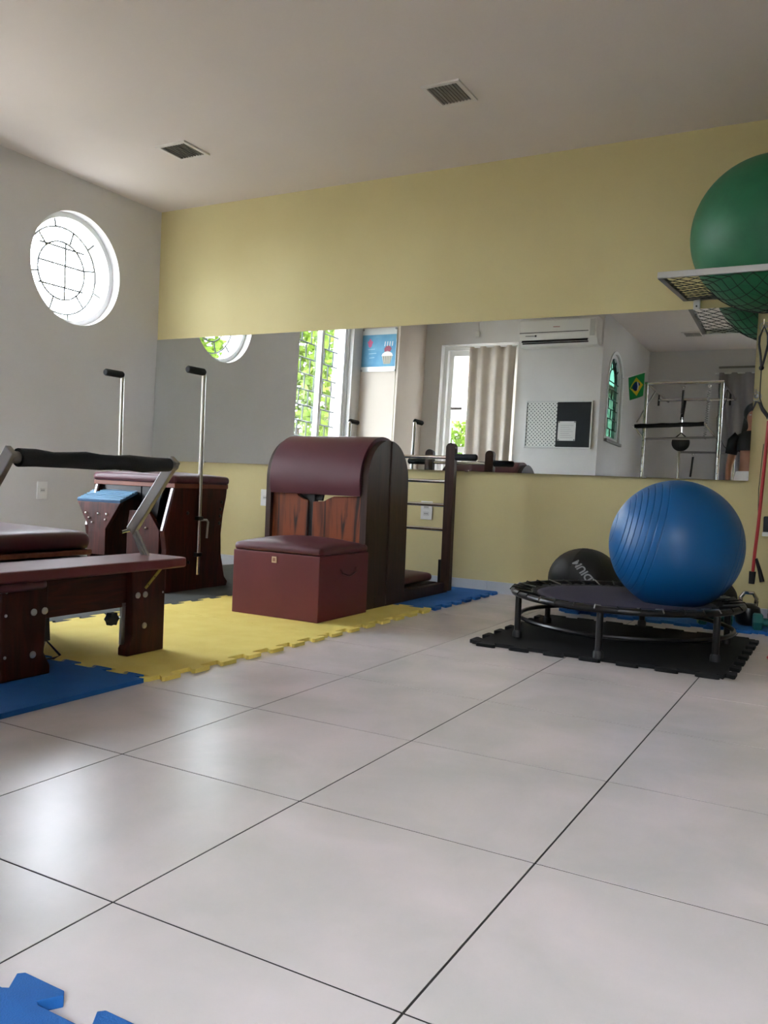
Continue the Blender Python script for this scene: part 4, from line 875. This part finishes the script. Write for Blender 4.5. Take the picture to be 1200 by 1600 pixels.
bar('top_bar', (TX0 - 0.018, TYF, TZT), (TX1 + 0.018, TYF, TZT), 0.018)
bar('top_bar', (TX0 - 0.018, TYR, 2.03), (TX1 + 0.018, TYR, 2.03), 0.018)
bar('top_rail', (TX0, TYF, TZT), (TX0, TYR, 2.03), 0.016); bar('top_rail', (TX1, TYF, TZT), (TX1, TYR, 2.03), 0.016)
for x in (TX0, 3.20): bar('wall_bracket', (x, TYR, 2.03), (x, YB, 2.03), 0.014, M_GREYM)
bar('sliding_bar', (TX0, -5.30, 1.965), (TX1 + 0.02, -5.30, 1.965), 0.014)
for x in (TX0, TX1):
    kn = bar('slide_knob', (x, -5.30, 1.90), (x, -5.30, 2.035), 0.012, M_BLACKM)
bar('low_bar', (2.945, -5.50, 1.385), (TX1 + 0.05, -5.50, 1.385), 0.013, M_GREYM)
bar('low_bar_post', (TX1 + 0.05, -5.50, 0.0), (TX1 + 0.05, -5.50, 1.39), 0.017)
bar('low_bar_post', (2.945, -5.50, 0.0), (2.945, -5.50, 1.39), 0.017)
ptb = bar('push_bar', (2.60, -4.60, 1.575), (3.36, -4.60, 1.605), 0.012)
P('foam_cover', lambda bm: tube(bm, [(2.62 + 0.072 * i, -4.60, 1.576 + 0.003 * i + 0.002 * math.sin(i * 2)) for i in range(11)], [0.024 + 0.002 * math.sin(i * 1.9) for i in range(11)], 12), M_FOAM, ptb, smooth=True)
bar('push_bar_arm', (2.62, -4.60, 1.57), (2.72, -4.62, 1.44), 0.010, None, ptb); bar('push_bar_arm', (3.35, -4.60, 1.60), (3.47, -4.62, 1.455), 0.010, None, ptb)
bar('cross_bar', (TX0, -4.62, 1.44), (TX1, -4.62, 1.47), 0.013, M_GREYM)
bar('diagonal_strap', (2.645, -4.58, 1.62), (2.79, -4.75, 1.985), 0.008, M_GREYM)
def spring(x, y, z0, z1, r, m, label):
    s_ = P('hanging_spring', lambda bm: tube(bm, [(x + r * math.cos(i * 1.25), y + r * math.sin(i * 1.25), z1 + (z0 - z1) * i / 110) for i in range(111)], 0.0045, 5), m, tw)
    P('carabiner', lambda bm: tube(bm, [(a, y, b) for a, b in circ(x, z1 + 0.03, 0.014, 12)], 0.003, 5, True), M_CHROME, s_)
    s_.rotation_euler.y = label
spring(3.105, -4.62, 1.72, 1.97, 0.010, M_BLACK, R(1)); spring(3.36, -4.62, 1.45, 1.98, 0.015, M_GREYM, R(2)); spring(3.10, -5.48, 1.10, 1.33, 0.010, M_BLACK, R(4))
st = P('hanging_strap', lambda bm: slab_between(bm, (3.01, -5.30, 1.955), (3.05, -4.95, 1.70), 0.020, 0.035, (1, 0, 0)), M_BLACK, tw)
dk = P('trapeze_seat', lambda bm: prism(bm, circ(3.06, 1.435, 0.095, 28, R(-200), R(20), True), 'xz', -4.93, -4.90), M_BLACK, tw, bevel=0.006)
P('seat_sling', lambda bm: tube(bm, [(2.99, -4.915, 1.48), (3.06, -4.915, 1.545), (3.13, -4.915, 1.48)], 0.008, 6), M_BLACK, dk, smooth=True)
P('seat_ring', lambda bm: tube(bm, [(3.06, -4.915, 1.535), (3.055, -4.93, 1.62), (3.05, -4.95, 1.72)], 0.007, 6), M_CHROME, dk, smooth=True)
for q in (0.02, -0.02):
    P('cable', lambda bm: tube(bm, [(3.50, -5.0 + q, 2.03), (3.46 - q, -5.1, 1.92), (3.40 + q, -5.2, 1.75), (3.38, -5.3, 1.60), (3.45, -5.35, 1.45), (3.52, -5.45, 1.385)], 0.004, 6), M_BLACK, tw, smooth=True)

# ------------------------------------------------------------------ person standing by the tower, glimpsed in the mirror
px, py, pz = 3.835, -4.52, 0.0165
pe = thing('person', (px, py, pz), 'person with dark hair, black cropped top and white trousers standing by the tower', 'person')
def skin_body():
    J = {}; V = []; Eg = []; Rr = []
    def add(n, x, y, z, r, par=None, ry=None):
        J[n] = len(V); V.append((px + x, py + y, pz + z)); Rr.append((r, ry or r))
        if par: Eg.append((J[par], J[n]))
    add('pel', 0, 0, 0.98, 0.135, None, 0.105); add('wst', 0, 0.0, 1.13, 0.115, 'pel', 0.085); add('chs', 0, 0, 1.31, 0.135, 'wst', 0.10); add('upc', 0, 0, 1.43, 0.11, 'chs', 0.08)
    add('nck', 0, 0.01, 1.53, 0.048, 'upc'); add('hd0', 0, 0.025, 1.60, 0.068, 'nck', 0.075); add('hd1', 0, 0.025, 1.68, 0.078, 'hd0', 0.09); add('hd2', 0, 0.015, 1.745, 0.055, 'hd1', 0.065)
    for s, n in ((-1, 'l'), (1, 'r')):
        add('sh' + n, s * 0.165, 0, 1.42, 0.052, 'upc'); add('el' + n, s * 0.215, -0.02, 1.15, 0.037, 'sh' + n); add('wr' + n, s * 0.215, 0.06, 0.92, 0.026, 'el' + n)
        add('pa' + n, s * 0.205, 0.085, 0.845, 0.030, 'wr' + n, 0.018)
        for k in range(4):
            dx = 0.012; dy = -0.028 + 0.018 * k
            add('f%d%s' % (k, n), s * 0.203, 0.092 + dy, 0.79 + (0.006 if k in (0, 3) else 0), 0.0085, 'pa' + n); add('g%d%s' % (k, n), s * 0.190, 0.10 + dy, 0.75 + (0.012 if k in (0, 3) else 0), 0.007, 'f%d%s' % (k, n))
        add('t0' + n, s * 0.190, 0.125, 0.85, 0.009, 'wr' + n); add('t1' + n, s * 0.180, 0.138, 0.81, 0.008, 't0' + n)
        add('hp' + n, s * 0.09, 0, 0.90, 0.092, 'pel'); add('kn' + n, s * 0.095, 0.01, 0.50, 0.058, 'hp' + n); add('cf' + n, s * 0.095, -0.02, 0.34, 0.054, 'kn' + n); add('an' + n, s * 0.095, -0.01, 0.085, 0.036, 'cf' + n); add('ft' + n, s * 0.105, 0.12, 0.030, 0.030, 'an' + n)
    return V, Eg, Rr
V, Eg, Rr = skin_body()
me = bpy.data.meshes.new('body'); me.from_pydata([(a - px, b - py, c - pz) for a, b, c in V], Eg, [])
bo = bpy.data.objects.new('body', me); COL.objects.link(bo); bo.parent = pe
bo.modifiers.new('skin', 'SKIN').use_smooth_shade = True
for i, (a, b) in enumerate(Rr): me.skin_vertices[0].data[i].radius = (a, b)
for i in range(len(V)): me.skin_vertices[0].data[i].use_root = (i == 0)
sd = bo.modifiers.new('sub', 'SUBSURF'); sd.levels = 2; sd.render_levels = 2
me.materials.append(M_SKIN)
def ell_tube(bm, secs, n=24):
    rings = [[bm.verts.new((px + cx + a * math.cos(2 * math.pi * j / n), py + cyy + b * math.sin(2 * math.pi * j / n), pz + z)) for j in range(n)] for cx, cyy, a, b, z in secs]
    for p_, q_ in zip(rings, rings[1:]):
        for j in range(n): bm.faces.new((p_[j], p_[(j + 1) % n], q_[(j + 1) % n], q_[j]))
    return rings
P('crop_top', lambda bm: ell_tube(bm, [(0, 0, .150, .118, 1.30), (0, 0, .158, .128, 1.36), (0, 0, .165, .118, 1.42), (0, 0, .150, .095, 1.47), (0, 0.005, .085, .075, 1.505)]), M_BCLOTH, pe, smooth=True)
for s in (-1, 1):
    P('sleeve', lambda bm: tube(bm, [(px + s * 0.13, py, pz + 1.445), (px + s * 0.18, py, pz + 1.40), (px + s * 0.205, py - 0.01, pz + 1.27)], [0.07, 0.066, 0.058], 16, caps=False), M_BCLOTH, pe, smooth=True)
def trousers(bm):
    ell_tube(bm, [(0, 0, .148, .118, 1.09), (0, 0, .165, .135, 1.0), (0, 0, .178, .142, 0.90), (0, 0, .172, .135, 0.82)])
    for s in (-1, 1): ell_tube(bm, [(s * .088, 0, .092, .115, 0.87), (s * .09, 0, .088, .10, 0.70), (s * .095, 0.01, .075, .08, 0.5), (s * .095, -.01, .068, .072, 0.3), (s * .095, -.01, .060, .066, 0.09)])
P('trousers', trousers, M_WCLOTH, pe, smooth=True)
def hair(bm):
    ball(bm, (px, py - 0.012, pz + 1.69), 0.112, 24, 16, (0.95, 1.0, 1.0))
    ell_tube(bm, [(0, -0.05, .10, .07, 1.70), (0, -0.07, .115, .060, 1.60), (0, -0.095, .13, .050, 1.48), (0, -0.125, .12, .040, 1.36), (0, -0.125, .08, .025, 1.26)])
hr = P('hair', hair, M_HAIR, pe, smooth=True)
fc = P('face', lambda bm: ball(bm, (px, py + 0.045, pz + 1.645), 0.078, 24, 16, (0.86, 0.92, 1.22)), M_SKIN, pe, smooth=True)
for s in (-1, 1):
    e = P('eye', lambda bm: ball(bm, (px + s * 0.028, py + 0.109, pz + 1.66), 0.010, 12, 8, (1.3, 0.6, 0.7)), M_WCLOTH, fc, smooth=True)
    P('ear', lambda bm: ball(bm, (px + s * 0.070, py + 0.03, pz + 1.645), 0.020, 10, 8, (0.4, 0.8, 1.3)), M_SKIN, fc, smooth=True)
P('nose', lambda bm: tube(bm, [(px, py + 0.108, pz + 1.665), (px, py + 0.124, pz + 1.632), (px, py + 0.112, pz + 1.622)], [0.006, 0.011, 0.008], 8), M_SKIN, fc, smooth=True)
P('mouth', lambda bm: ball(bm, (px, py + 0.104, pz + 1.598), 0.016, 12, 8, (1.3, 0.5, 0.45)), mat('lips', (150, 84, 80), 0.5), fc, smooth=True)
